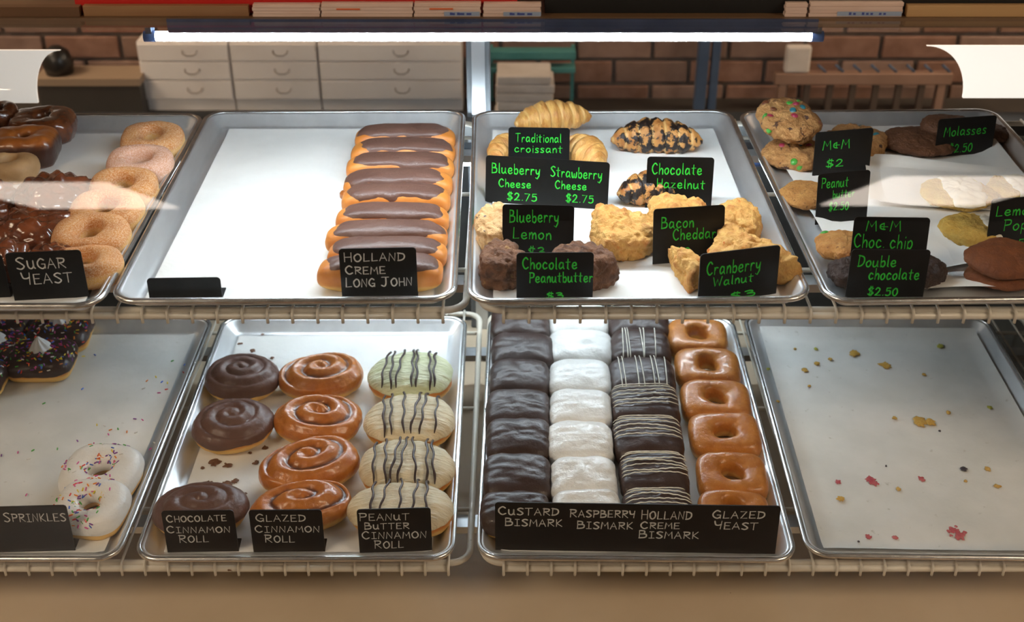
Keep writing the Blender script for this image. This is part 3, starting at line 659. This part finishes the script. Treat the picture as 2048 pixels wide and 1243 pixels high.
for x, y, w, m in [(1708, 707, 20, cr_y), (1770, 730, 20, cr_y), (1880, 692, 14, cr_g), (1838, 843, 30, cr_y), (1861, 843, 22, cr_y), (1730, 652, 9, cr_g), (1634, 727, 12, cr_y), (1610, 740, 12, cr_y), (1660, 718, 9, cr_y), (1632, 698, 8, cr_g), (1590, 698, 6, cr_y), (1536, 738, 8, cr_g), (1619, 772, 6, cr_y), (1556, 803, 7, cr_y), (1848, 749, 9, cr_y), (1979, 815, 10, cr_g), (1897, 825, 9, cr_y), (1789, 836, 10, cr_y), (1797, 978, 10, cr_y), (1681, 997, 15, cr_y), (1928, 938, 13, cr_d), (1975, 938, 12, cr_y), (1995, 972, 12, cr_y), (1931, 962, 7, cr_y), (1772, 932, 4, cr_d), (1879, 862, 5, cr_d), (1717, 1083, 4, cr_d)]:
    tag(blob('pastry_crumb', x, y, w, FL_+.0018, m), 'small pastry crumb on the empty stained parchment', 'crumb', 'crumbs on the empty parchment')
for x, y, w in [(1676, 963, 13), (1742, 960, 20), (1750, 966, 14), (1843, 957, 14), (1737, 1073, 12), (1790, 1074, 12), (1908, 1060, 18), (1922, 1070, 20), (1898, 1062, 9), (1915, 1074, 12), (1930, 1064, 8), (1912, 1052, 7), (1902, 1070, 7), (1926, 1078, 6)]:
    blob('jam_stain', x, y, w, FL_+.0014, jam, SP4, h=.0006)
for x, y, w in [(480, 687, 9), (505, 701, 12), (525, 668, 7), (438, 698, 7), (545, 715, 8), (415, 968, 22), (450, 970, 26), (470, 962, 14), (430, 925, 22), (455, 930, 16), (512, 925, 12), (530, 895, 12), (382, 880, 12), (375, 985, 9), (500, 905, 8), (490, 987, 8), (405, 935, 8), (425, 975, 16), (460, 975, 10)]:
    blob('chocolate_smear', x, y, w, FL_+.0012, smear, SP2, h=.0008)
for x, y in [(1228, 545), (1236, 547), (1222, 560), (1232, 555)]:
    tag(blob('scone_crumb', x, y, 8, FU+.0016, d_scone3), 'tiny chocolate crumb right of the chocolate scones', 'crumb', 'chocolate scone crumbs')
# keep every pastry clear of the front wall of its pan, where the cards stand
bpy.context.view_layer.update()
for o in list(COL.objects):
    if o.parent or o.get('category') not in ('donut', 'fritter', 'long john', 'bismark', 'cinnamon roll', 'scone', 'cookie'): continue
    ms = [o]+list(o.children); ys = [(q.matrix_world @ Vector(c)).y for q in ms if q.type == 'MESH' for c in q.bound_box]
    lim = (-.286 if o.location.z > .6 else -.368)+.006
    if min(ys) < lim: o.location.y += lim-min(ys)
# ================================================================== CARDS WITH HANDWRITING
GL = {
'A': 'L0,0 .3,1 .6,0|L.12,.36 .5,.36', 'B': 'L.05,0 .05,1|C.05,1 .42,.92 .4,.62 .07,.53|C.07,.53 .55,.48 .52,.1 .02,0', 'C': 'C.55,.82 .32,1 .05,.7 .05,.3 .3,0 .58,.15',
'D': 'L.05,0 .08,1|C.0,1 .5,.85 .58,.4 .35,.08 .0,0', 'E': 'L.5,1 .05,1 .03,0 .52,.02|L.05,.52 .42,.52', 'G': 'C.55,.85 .3,1 .04,.65 .06,.25 .35,0 .58,.2|L.58,.0 .58,.42 .34,.42',
'H': 'L.05,0 .05,1|L.55,0 .55,1|L.05,.5 .55,.5', 'I': 'L.05,1 .4,1|L.22,1 .22,0|L.0,0 .45,0', 'J': 'L.1,1 .7,1|C.45,1 .45,.3 .3,0 .05,.12', 'K': 'L.05,0 .05,1|L.5,1 .08,.45 .55,0', 'L': 'L.08,1 .04,0 .5,.04',
'M': 'L0,0 .1,1 .35,.4 .6,1 .68,0', 'N': 'L0,0 .08,1 .5,0 .56,1', 'O': 'C.3,1 .03,.65 .1,.15 .35,0 .6,.35 .52,.85 .3,1', 'P': 'L.05,0 .08,1|C.0,.98 .5,.92 .48,.55 .07,.48', 'R': 'L.05,0 .08,1|C.0,.98 .5,.92 .46,.6 .08,.5|L.15,.5 .58,0',
'S': 'C.55,.9 .3,1 .06,.8 .3,.54 .52,.25 .3,0 .02,.1', 'T': 'L0,.97 .62,1|L.3,1 .28,0', 'U': 'C.03,.8 .05,.2 .25,0 .45,.25 .48,.8|C.48,.8 .48,.2 .58,.02', 'V': 'L0,1 .3,0 .6,1', 'W': 'L0,1 .2,0 .42,.75 .62,0 .85,1', 'Y': 'C.0,1 .08,.55 .3,.48 .5,.6|L.52,1 .44,0', 'Z': 'L0,1 .5,1 .04,0 .56,.02',
'a': 'C.45,.5 .2,.58 .04,.28 .16,.02 .42,.2|L.46,.55 .45,.15 .55,0', 'b': 'L.04,1 .06,0|C.06,.1 .3,-.02 .45,.25 .32,.52 .07,.4', 'c': 'C.45,.46 .22,.58 .04,.28 .2,.0 .48,.12', 'd': 'C.42,.45 .18,.55 .04,.25 .2,.0 .42,.2|L.48,1 .46,0', 'e': 'C.05,.28 .42,.32 .38,.55 .14,.52 .05,.2 .25,0 .5,.12',
'h': 'L.05,1 .05,0|C.06,.3 .25,.55 .42,.4 .43,0', 'i': 'L.1,.55 .1,0|L.1,.78 .11,.84', 'k': 'L.05,1 .05,0|L.4,.55 .07,.25 .45,0', 'l': 'L.08,1 .08,.05 .16,0', 'm': 'L.03,.55 .03,0|C.03,.3 .2,.58 .3,.4 .3,0|C.3,.3 .48,.58 .58,.4 .6,0', 'n': 'L.04,.55 .04,0|C.04,.3 .24,.58 .4,.4 .42,0', 'o': 'C.25,.55 .04,.35 .1,.05 .3,.0 .46,.25 .38,.5 .22,.55',
'p': 'L.05,.55 .04,-.38|C.05,.4 .3,.6 .46,.32 .3,.0 .06,.1', 'r': 'L.05,.55 .06,0|C.06,.3 .2,.54 .4,.5', 's': 'C.4,.5 .2,.58 .08,.42 .34,.2 .3,.02 .03,.04', 't': 'L.2,.9 .18,.08 .3,0|L0,.6 .42,.62', 'u': 'C.04,.55 .05,.12 .22,0 .42,.2 .45,.55|L.45,.55 .46,.1 .55,0', 'w': 'C.0,.55 .08,.05 .25,.05 .32,.4|C.32,.4 .36,.05 .55,.05 .62,.55', 'x': 'L0,.55 .4,0|L.4,.55 0,0', 'y': 'C.03,.55 .1,.18 .3,.15 .42,.4|L.46,.55 .4,-.1 .2,-.4 .02,-.3', 'z': 'L.02,.55 .4,.55 .03,.02 .45,.02',
'0': 'C.25,.95 .04,.6 .1,.12 .3,.0 .48,.4 .4,.85 .25,.95', '2': 'C.04,.75 .2,.98 .42,.8 .3,.4 .02,.02|L.02,.02 .52,.04', '3': 'C.04,.9 .3,1 .42,.78 .15,.55|C.15,.55 .5,.5 .44,.1 .02,.05', '5': 'L.45,.98 .1,.95 .08,.58|C.08,.58 .4,.62 .45,.2 .25,0 .02,.08', '7': 'L.03,.95 .48,.95 .16,0',
'$': 'C.5,.85 .25,.95 .08,.72 .3,.5 .5,.28 .28,.05 .02,.14|L.22,1.12 .18,-.1|L.38,1.12 .34,-.1', '&': 'L.3,.75 .3,.1|L.05,.42 .55,.42|C.3,.72 .1,.6 .05,.42 .12,.2 .4,.12', '.': 'L.05,.03 .08,.05'}
def cr(pts, n=6):
    P = [pts[0]]+pts+[pts[-1]]; out = []
    for i in range(1, len(P)-2):
        for k in range(n):
            t = k/n; a, b, c, d = P[i-1], P[i], P[i+1], P[i+2]
            out.append(tuple(.5*((2*b[j])+(-a[j]+c[j])*t+(2*a[j]-5*b[j]+4*c[j]-d[j])*t*t+(-a[j]+3*b[j]-3*c[j]+d[j])*t**3) for j in (0, 1)))
    return out+[pts[-1]]
def strokes(text, small):
    x = 0; out = []; cap_h = 1
    for i, ch in enumerate(text):
        if ch == ' ': x += .38; continue
        k = 1.0
        if small and i and text[i-1] != ' ': k = .86
        w = 0
        for st in GL[ch].split('|'):
            pts = [tuple(float(q) for q in p.split(',')) for p in st[1:].split()]
            if st[0] == 'C': pts = cr(pts)
            w = max(w, max(p[0] for p in pts)); jy = jit(.05)
            out.append([(x+p[0]*k, p[1]*k+jy) for p in pts])
        x += (w+.20)*k
    return out, x-.2
def lettering(lines, w, h, m, parent, rad, small):
    V = []; Fc = []
    for text, u0, u1, v0, v1 in lines:               # u: left to right, v: top edge to baseline, as fractions of the card
        st, tw = strokes(text, small); sx = (u1-u0)*w/tw; sy_ = (v1-v0)*h; slope = jit(.03)
        for s in st:
            pts = [Vector(((u0-.5)*w+p[0]*sx, -.0012, h*(1-v1)+p[1]*sy_+slope*p[0]*sx)) for p in s]
            q = [pts[0]]
            for p in pts[1:]:
                if (p-q[-1]).length > rad*.25: q.append(p)
            if len(q) < 2: q.append(q[0]+Vector((rad, 0, 0)))
            n = len(q); o = len(V)
            d0 = (q[1]-q[0]).normalized(); d1 = (q[-1]-q[-2]).normalized(); q[0] = q[0]-d0*rad*.6; q[-1] = q[-1]+d1*rad*.6
            for i, p in enumerate(q):
                t = (q[min(n-1, i+1)]-q[max(0, i-1)]).normalized(); s2 = Vector((-t.z, 0, t.x))*rad*(1 if 0 < i < n-1 else .6)
                V += [p+s2, p-s2]
            for i in range(n-1): Fc.append((o+2*i, o+2*i+1, o+2*i+3, o+2*i+2))
    return mk('lettering', V, Fc, m, parent, False)
def card(TL, TR, zf, h, lean, lines, label, ink=None, small=False, rad=.0009, foot=True, front=None):
    if front is None: front = TL[1] > 485 and zf > .6 or TL[1] > 900
    if front:
        lo, hi = .02, .12; yf = -.286 if zf > .6 else -.368
        for _ in range(40):
            h = (lo+hi)/2; zt = zf+h*math.cos(lean); c = (at(*TL, zt)+at(*TR, zt))/2
            if c.y-h*math.sin(lean) > yf: lo = h
            else: hi = h
    zt = zf+h*math.cos(lean); a = at(*TL, zt); b = at(*TR, zt); w = (b-a).length; rz = math.atan2(b.y-a.y, b.x-a.x); c = (a+b)/2
    back = Vector((-math.sin(rz), math.cos(rz), 0)); base = c-back*h*math.sin(lean); base.z = zf
    t = thing('price_card', label, 'sign card', base, rz, 'handwritten shelf cards'); t.rotation_euler = (-lean, 0, rz)
    pts = []
    for cx, cz_, a0 in ((w/2-.005, h-.005, 0), (-w/2+.005, h-.005, PI/2)): pts += [(cx+.005*math.cos(a0+PI/2*k/5), cz_+.005*math.sin(a0+PI/2*k/5)) for k in range(6)]
    pts += [(-w/2, 0), (w/2, 0)]; n = len(pts)
    v = [(x, -.0008, z) for x, z in pts]+[(x, .0008, z) for x, z in pts]
    f = [tuple(range(n))[::-1], tuple(range(n, 2*n))]+[(k, (k+1) % n, n+(k+1) % n, n+k) for k in range(n)]
    mk('card_board', v, f, black, t, False)
    if foot:
        bx_ = box('foot', -.012, .012, 0, .024, -.0010, .0010, black, t); bx_.rotation_euler = (lean, 0, 0); bx_.location = (w*.38, .001, .001)
    if lines: lettering(lines, w, h, ink, t, rad, small)
    return t
G, K = green, chalk
HU = .086
card((9, 506), (161, 499), FU, HU, .06, [('SUGAR', .12, .76, .10, .34), ('YEAST', .16, .82, .42, .66)], 'black card lettered sugar yeast', K, True)
card((-145, 515), (3, 508), FU, HU, .06, [], 'black card cut off by the left frame edge in the upper pan')
card((293, 556), (440, 554), FU, .054, .06, [], 'blank low black card at the front of the bare upper paper')
card((677, 497), (832, 494), FU, HU, .06, [('HOLLAND', .06, .84, .08, .25), ('CREME', .07, .58, .33, .49), ('LONG JOHN', .06, .92, .57, .75)], 'black card lettered holland creme long john', K, True)
card((1017, 254), (1140, 256), FU, .074, .12, [('Traditional', .12, .86, .13, .32), ('croissant', .10, .88, .38, .55)], 'black card lettered traditional croissant', G, rad=.0007)
card((972, 310), (1220, 325), FU, .074, .15, [('Blueberry', .05, .44, .15, .36), ('Cheese', .11, .37, .48, .65), ('$2.75', .18, .42, .76, .92), ('Strawberry', .53, .94, .15, .36), ('Cheese', .57, .82, .44, .61), ('$2.75', .66, .88, .72, .88)], 'wide black card lettered blueberry cheese and strawberry cheese', G, rad=.0009)
card((1295, 313), (1429, 315), FU, .080, .15, [('Chocolate', .08, .82, .12, .33), ('Hazelnut', .16, .88, .42, .60)], 'black card lettered chocolate hazelnut', G)
card((1005, 408), (1149, 411), FU, .080, .15, [('Blueberry', .10, .78, .10, .32), ('Lemon', .15, .68, .42, .62), ('$3', .36, .60, .78, .96)], 'black card lettered blueberry lemon', G)
card((1033, 505), (1188, 504), FU, HU, .06, [('Chocolate', .08, .78, .10, .34), ('Peanutbutter', .17, .99, .42, .64), ('$3', .39, .61, .86, .98)], 'black card lettered chocolate peanut butter', G)
card((1307, 418), (1450, 409), FU, .080, .18, [('Bacon', .11, .56, .16, .36), ('Cheddar', .28, .88, .38, .58), ('$3', .28, .54, .74, .94)], 'black card lettered bacon cheddar', G)
card((1401, 508), (1561, 489), FU, HU, .06, [('Cranberry', .09, .76, .18, .44), ('Walnut', .18, .68, .50, .68), ('$3', .40, .72, .86, .98)], 'black card lettered cranberry walnut', G)
card((1632, 265), (1747, 255), FU, .074, .10, [('M&M', .14, .60, .20, .40), ('$2', .22, .52, .64, .80)], 'rear one of the two tall overlapping black cards', G, foot=False)
card((1637, 348), (1741, 339), FU, .078, .15, [('Peanut', .07, .58, .08, .28), ('butter', .30, .72, .34, .50), ('$2.50', .24, .62, .58, .74)], 'front one of the two tall overlapping black cards', G, rad=.0008, foot=False)
card((1878, 238), (1994, 230), FU, .066, .10, [('Molasses', .12, .84, .22, .46), ('$2.50', .24, .64, .68, .90)], 'black card lettered molasses', G, rad=.0008)
card((1709, 433), (1861, 435), FU, .080, .18, [('M&M', .17, .62, .06, .24), ('Choc. chip', .03, .80, .30, .54)], 'black card above the double chocolate card', G)
card((1704, 498), (1862, 499), FU, HU, .06, [('Double', .10, .58, .12, .34), ('chocolate', .26, .90, .38, .60), ('$2.50', .28, .66, .76, .92)], 'black card lettered double chocolate', G)
card((1984, 398), (2112, 389), FU, .080, .15, [('Lemon', .09, .70, .14, .32), ('Poppy', .24, .86, .40, .60), ('$2.50', .22, .70, .78, .94)], 'black card lettered lemon poppy at the right edge', G)
HL = .084
card((-24, 1013), (132, 1009), FL_, HL, .06, [('SPRINKLES', .17, .96, .13, .32)], 'black card lettered sprinkles', K, True)
card((322, 1021), (467, 1019), FL_, HL, .06, [('CHOCOLATE', .06, .88, .10, .26), ('CINNAMON', .04, .91, .36, .52), ('ROLL', .19, .59, .58, .76)], 'black card lettered chocolate cinnamon roll', K, True, .0009)
card((497, 1019), (643, 1018), FL_, HL, .06, [('GLAZED', .09, .76, .09, .26), ('CINNAMON', .06, .94, .36, .52), ('ROLL', .18, .58, .58, .76)], 'black card lettered glazed cinnamon roll', K, True, .0009)
card((713, 1018), (861, 1014), FL_, HL, .06, [('PEANUT', .03, .70, .08, .25), ('BUTTER', .09, .69, .30, .45), ('CINNAMON', .05, .92, .50, .67), ('ROLL', .21, .60, .72, .90)], 'black card lettered peanut butter cinnamon roll', K, True, .0009)
card((990, 1003), (1562, 1011), FL_, HL+.004, .06, [('CUSTARD', .012, .222, .09, .25), ('BISMARK', .035, .235, .32, .48), ('RASPBERRY', .264, .49, .12, .28), ('BISMARK', .29, .485, .36, .52), ('HOLLAND', .515, .69, .12, .30), ('CREME', .515, .65, .36, .50), ('BISMARK', .51, .72, .54, .70), ('GLAZED', .765, .945, .10, .26), ('YEAST', .775, .925, .32, .48)], 'long black card naming custard, raspberry, holland creme and glazed', K, True, .00105)
# ================================================================== THINGS ON TOP OF THE CASE AND BEHIND IT
pink = mat('folded_carton', (.62, .46, .38), .6, 0, (.70, .55, .47), 12); blue = mat('carton_label', (.30, .38, .52), .6); bluet = mat('carton_print', (.05, .08, .30), .6)
red = mat('red_tray', (.55, .02, .015), .4); blackp = mat('black_plastic', (.01, .01, .01), .4); woodl = mat('light_wood', (.40, .24, .10), .5, 0, (.50, .32, .15), 9, mapscale=(.3, 4, 4)); woodd = mat('dark_wood', (.10, .05, .022), .45, 0, (.15, .075, .035), 9, mapscale=(.3, 4, 4))
YT = cy+.018
def topthing(name, x0, x1, y0_, y1, p0, p1, label, cat, m, group=None, strip=None, orange=False, parts=None):
    """a low thing on the case top between pixel columns x0..x1, its front face from row p0 down to row p1"""
    a = atY(x0, p1, y0_); b = atY(x1, p1, y0_); zb = ZT+.0022; zt = atY(x0, p0, y0_).z
    t = thing(name, label, cat, ((a.x+b.x)/2, y0_, zb), 0, group); h = (b.x-a.x)/2; H = max(.004, zt-zb)
    nl = 4 if parts else 1
    for k in range(nl): box(parts or 'body', -h+.001*(k % 2), h-.001*((k+1) % 2), .0008*(k % 2), y1-y0_, H*k/nl+.0001, H*(k+1)/nl-.0002, m, t)
    if strip:
        u0, u1 = strip; box('label_strip', -h+2*h*u0, -h+2*h*u1, -.0006, 0, H*.06, H*.38, blue, t)
        for k in range(9):
            if k in (2, 6): continue
            u = u0+(u1-u0)*(.2+.6*k/9); box('print', -h+2*h*u-.0016, -h+2*h*u+.0016, -.0010, -.0006, H*.15, H*(.30 if k % 3 else .33), bluet, t)
    if orange: box('orange_mark', -h+.02, -h+.05, -.0008, 0, H*.55, H*.65, mat('orange_print', (.65, .12, .02), .6), t)
    return t
cg = 'folded cartons on the case top'
topthing('folded_carton', 505, 640, YT, YT+.012, 10, 26, 'flat folded carton left of the arrow-marked cartons', 'carton', pink, cg, None, False, 'sheet')
topthing('folded_carton', 642, 826, YT, YT+.012, 8, 27, 'flat folded carton with an orange dash on the case top', 'carton', pink, cg, None, True, 'sheet')
topthing('folded_carton', 828, 962, YT, YT+.012, 7, 32, 'folded carton stack with a blue label strip above the mullion', 'carton', pink, cg, (.45, .98), True, 'sheet')
topthing('folded_carton', 966, 1082, YT, YT+.012, 8, 32, 'folded carton stack with a short blue label right of the mullion', 'carton', pink, cg, (.35, 1), False, 'sheet')
topthing('folded_carton', 1570, 1614, YT, YT+.012, 8, 28, 'narrow folded carton left of the wide one', 'carton', pink, cg, None, False, 'sheet')
topthing('folded_carton', 1618, 1805, YT, YT+.012, 6, 28, 'wide folded carton stack with a grey blue label at its right end', 'carton', pink, cg, (.3, .99), False, 'sheet')
topthing('wooden_board', 1812, 2100, YT, YT+.012, 12, 40, 'light wooden board on the case top at the right', 'board', woodl)
topthing('wooden_board', -60, 165, YT, YT+.012, 14, 50, 'dark wooden board on the case top at the left', 'board', woodd)
topthing('wooden_board', 170, 500, YT+.002, YT+.012, 12, 40, 'brown wooden board on the case top beside the dark one', 'board', mat('mid_wood', (.22, .11, .05), .5, 0, (.32, .18, .08), 9, mapscale=(.3, 4, 4)))
topthing('red_tray', 150, 1036, YT+.015, YT+.3, -22, 6, 'red tray at the back of the case top', 'tray', red)
topthing('black_bin', 1090, 2100, YT+.015, YT+.2, -20, 6, 'long black bin at the back of the case top', 'bin', blackp)
# behind the case
BY = 1.50
bench = struct(box('trim_1', -1.75, 1.95, 1.16, WY-.02, 0, .325, mat('bench_dark', (.03, .026, .022), .5, 0, (.05, .042, .035), 6)))
bench['label'] = 'dark low ledge along the brick wall'
wh = mat('white_drawer', (.76, .69, .64), .5, 0, (.82, .76, .71), 6); hm = mat('pull_metal', (.28, .24, .21), .4, .5)
def rng(px0, px1, py0, py1, y):
    m = (py0+py1)/2; return atY(px0, m, y).x, atY(px1, m, y).x, atY(px0, py1, y).z, atY(px0, py0, y).z
rows = [(88, 123), (124, 160), (161, 199)]
for i, (c0, c1, lb) in enumerate([(280, 461, 'left'), (464, 636, 'middle'), (639, 924, 'right, widest')]):
    x0, x1, z0, z1 = rng(c0, c1, 86, 202, BY); z0 = .3255
    t = thing('drawer_cabinet', 'low white drawer cabinet behind the case, '+lb+' of three', 'cabinet', ((x0+x1)/2, BY, z0), 0, 'white drawer cabinets'); h = (x1-x0)/2
    box('body', -h, h, .008, .09, 0, z1-z0, wh, t)
    for r in rows:
        _, _, a, b = rng(c0, c1, r[0], r[1], BY); d = box('drawer', -h+.002, h-.002, 0, .0075, max(.002, a-z0+.0015), b-z0-.0015, wh, t, .001)
        hx = (0.02 if i < 2 else .03); zc = (a+b)/2-z0; k = tube('handle', [(hx-.02, 0, zc+.006), (hx-.018, -.008, zc), (hx-.008, -.011, zc-.005), (hx+.008, -.011, zc-.005), (hx+.018, -.008, zc), (hx+.02, 0, zc+.006)], .0018, hm, d, 6)
teal = mat('teal_box', (.05, .20, .19), .5, 0, (.09, .28, .26), 12); linen = mat('linen', (.58, .50, .43), .8, 0, (.68, .60, .53), 20, 3, 60, .4, .002)
def backbox(name, c0, c1, r0, r1, label, cat, m, y=BY, d=.09, bev=.004, ground=False):
    x0, x1, z0, z1 = rng(c0, c1, r0, r1, y); z0 = .3255 if ground else z0
    o = box(name, -(x1-x0)/2, (x1-x0)/2, 0, d, 0, z1-z0, m, None, bev); o.location = ((x0+x1)/2, y, z0); return tag(o, label, cat)
x0, x1, z0, z1 = rng(978, 1150, 98, 200, BY+.05)
t = thing('teal_rack', 'teal two-board rack behind the folded cloths', 'rack', ((x0+x1)/2, BY+.055, .3255)); hh = (x1-x0)/2
for r in ((100, 116), (132, 143)):
    _, _, a, b = rng(0, 1, r[0], r[1], BY+.05); box('board', -hh, hh, -.02, .02, a-.3255, b-.3255, teal, t, .002)
for s in (-1, 1): box('upright', s*(hh-.006)-.005, s*(hh-.006)+.005, .0205, .034, 0, z1-.3255, teal, t)
for k in range(6):
    x0, x1, z0, z1 = rng(990+(k % 3)*3, 1108-(k % 2)*5, 137, 200, BY-.06); hgt = (z1-.3255)/6
    o = box('folded_cloth', -(x1-x0)/2, (x1-x0)/2, 0, .11, .0004, hgt-.0004, linen, None, .003); o.location = ((x0+x1)/2+jit(.006), BY-.12, .3255+k*hgt)
    tag(o, 'cream folded cloth, '+(['lowest', 'second from the bottom', 'third from the bottom', 'fourth from the bottom', 'fifth from the bottom', 'topmost'][k])+' of its pile', 'cloth', 'pile of folded cloths')
bl = mat('blue_frame', (.05, .08, .14), .5, 0, (.08, .12, .19), 10)
for c0, c1, lb in ((1396, 1418, 'left and wider'), (1424, 1440, 'right and narrower')):
    backbox('blue_post', c0, c1, 45, 200, 'dark blue upright post behind the case, '+lb+' of two', 'post', bl, BY, .03, .002, True)
backbox('white_canister', 1572, 1622, 94, 147, 'white canister standing on the wooden peg rail behind the case', 'canister', linen, BY+.001, .028, .006)
x0, x1, z0, z1 = rng(1550, 1905, 148, 170, BY); t = thing('peg_rail', 'wooden rail with a row of dark slanted pegs behind the case', 'rail', ((x0+x1)/2, BY, .3255)); hh = (x1-x0)/2
box('rail_board', -hh, hh, 0, .03, z0-.3255, z1-.3255, mat('rail_wood', (.26, .15, .10), .6, 0, (.34, .20, .14), 9), t, .002)
for s in (-1, 1): box('rail_foot', s*hh*.9-.01, s*hh*.9+.01, .002, .028, 0, z0-.3255-.0003, MATS['rail_wood'], t)
for k in range(8): tube('peg', [(-hh+.14+k*hh*.2, .015, z1-.3255), (-hh+.115+k*hh*.2, .01, z1-.3255+.022)], .004, bl, t, 6)
for k in range(8): box('lower_slat', -hh+.03+k*hh*.26-.008, -hh+.03+k*hh*.26+.008, .004, .02, 0.0002, z0-.3255-.0003, mat('slat_dark', (.09, .06, .045), .6), t)
# left: tan topped dark cabinet with a black machine
x0, x1, z0, z1 = rng(72, 282, 158, 205, BY-.05)
t = thing('side_cabinet', 'dark side cabinet with a tan top left of the white drawers', 'cabinet', ((x0+x1)/2, BY-.05, .3255)); hh = (x1-x0)/2
box('body', -hh+.004, hh-.004, .004, .10, 0, z1-.3255-.02, mat('bench_dark', (0, 0, 0)), t); box('top', -hh, hh, 0, .105, z1-.3255-.0198, z1-.3255, mat('tan_top', (.30, .21, .14), .5), t)
p = atY(118, 135, BY); o = tube('black_kettle', [(p.x, BY+.0, z1+.0005), (p.x, BY, z1+.03), (p.x, BY, z1+.06), (p.x, BY, z1+.075)], [.036, .042, .032, .012], mat('kettle_black', (.012, .011, .010), .35), None, 24)
tag(o, 'black round kettle on the dark side cabinet', 'kettle')
# made-up glowing panels standing in for the bright white shapes at both upper corners
def lit_panel(c_in, c_out, r0, r1, cw, label, st, sgn):
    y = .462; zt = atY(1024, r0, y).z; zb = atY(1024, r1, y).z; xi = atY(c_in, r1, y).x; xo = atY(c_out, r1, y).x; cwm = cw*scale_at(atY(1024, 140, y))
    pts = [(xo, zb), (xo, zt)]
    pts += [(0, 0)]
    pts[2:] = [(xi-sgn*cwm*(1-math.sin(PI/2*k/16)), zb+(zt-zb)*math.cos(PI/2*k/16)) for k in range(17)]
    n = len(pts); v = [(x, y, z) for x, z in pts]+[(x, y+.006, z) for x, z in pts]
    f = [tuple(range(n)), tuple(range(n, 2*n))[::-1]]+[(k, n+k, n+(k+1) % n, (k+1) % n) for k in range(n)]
    o = mk('corner_glow_standin', v, f, emit('standin_glow_'+str(st), (1, .90, .80), st), None, False)
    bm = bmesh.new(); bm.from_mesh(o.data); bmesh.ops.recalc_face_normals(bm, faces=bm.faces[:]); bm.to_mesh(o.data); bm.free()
    return tag(o, label, 'light panel', 'added glowing stand-ins behind the case')
lit_panel(1926, 2075, 92, 196, 92, 'made-up glowing panel for the bright curved shape at the upper right', 1.0, 1)
lit_panel(76, -110, 101, 206, 66, 'paler made-up glowing panel for the bright curved shape at the upper left', .45, -1)
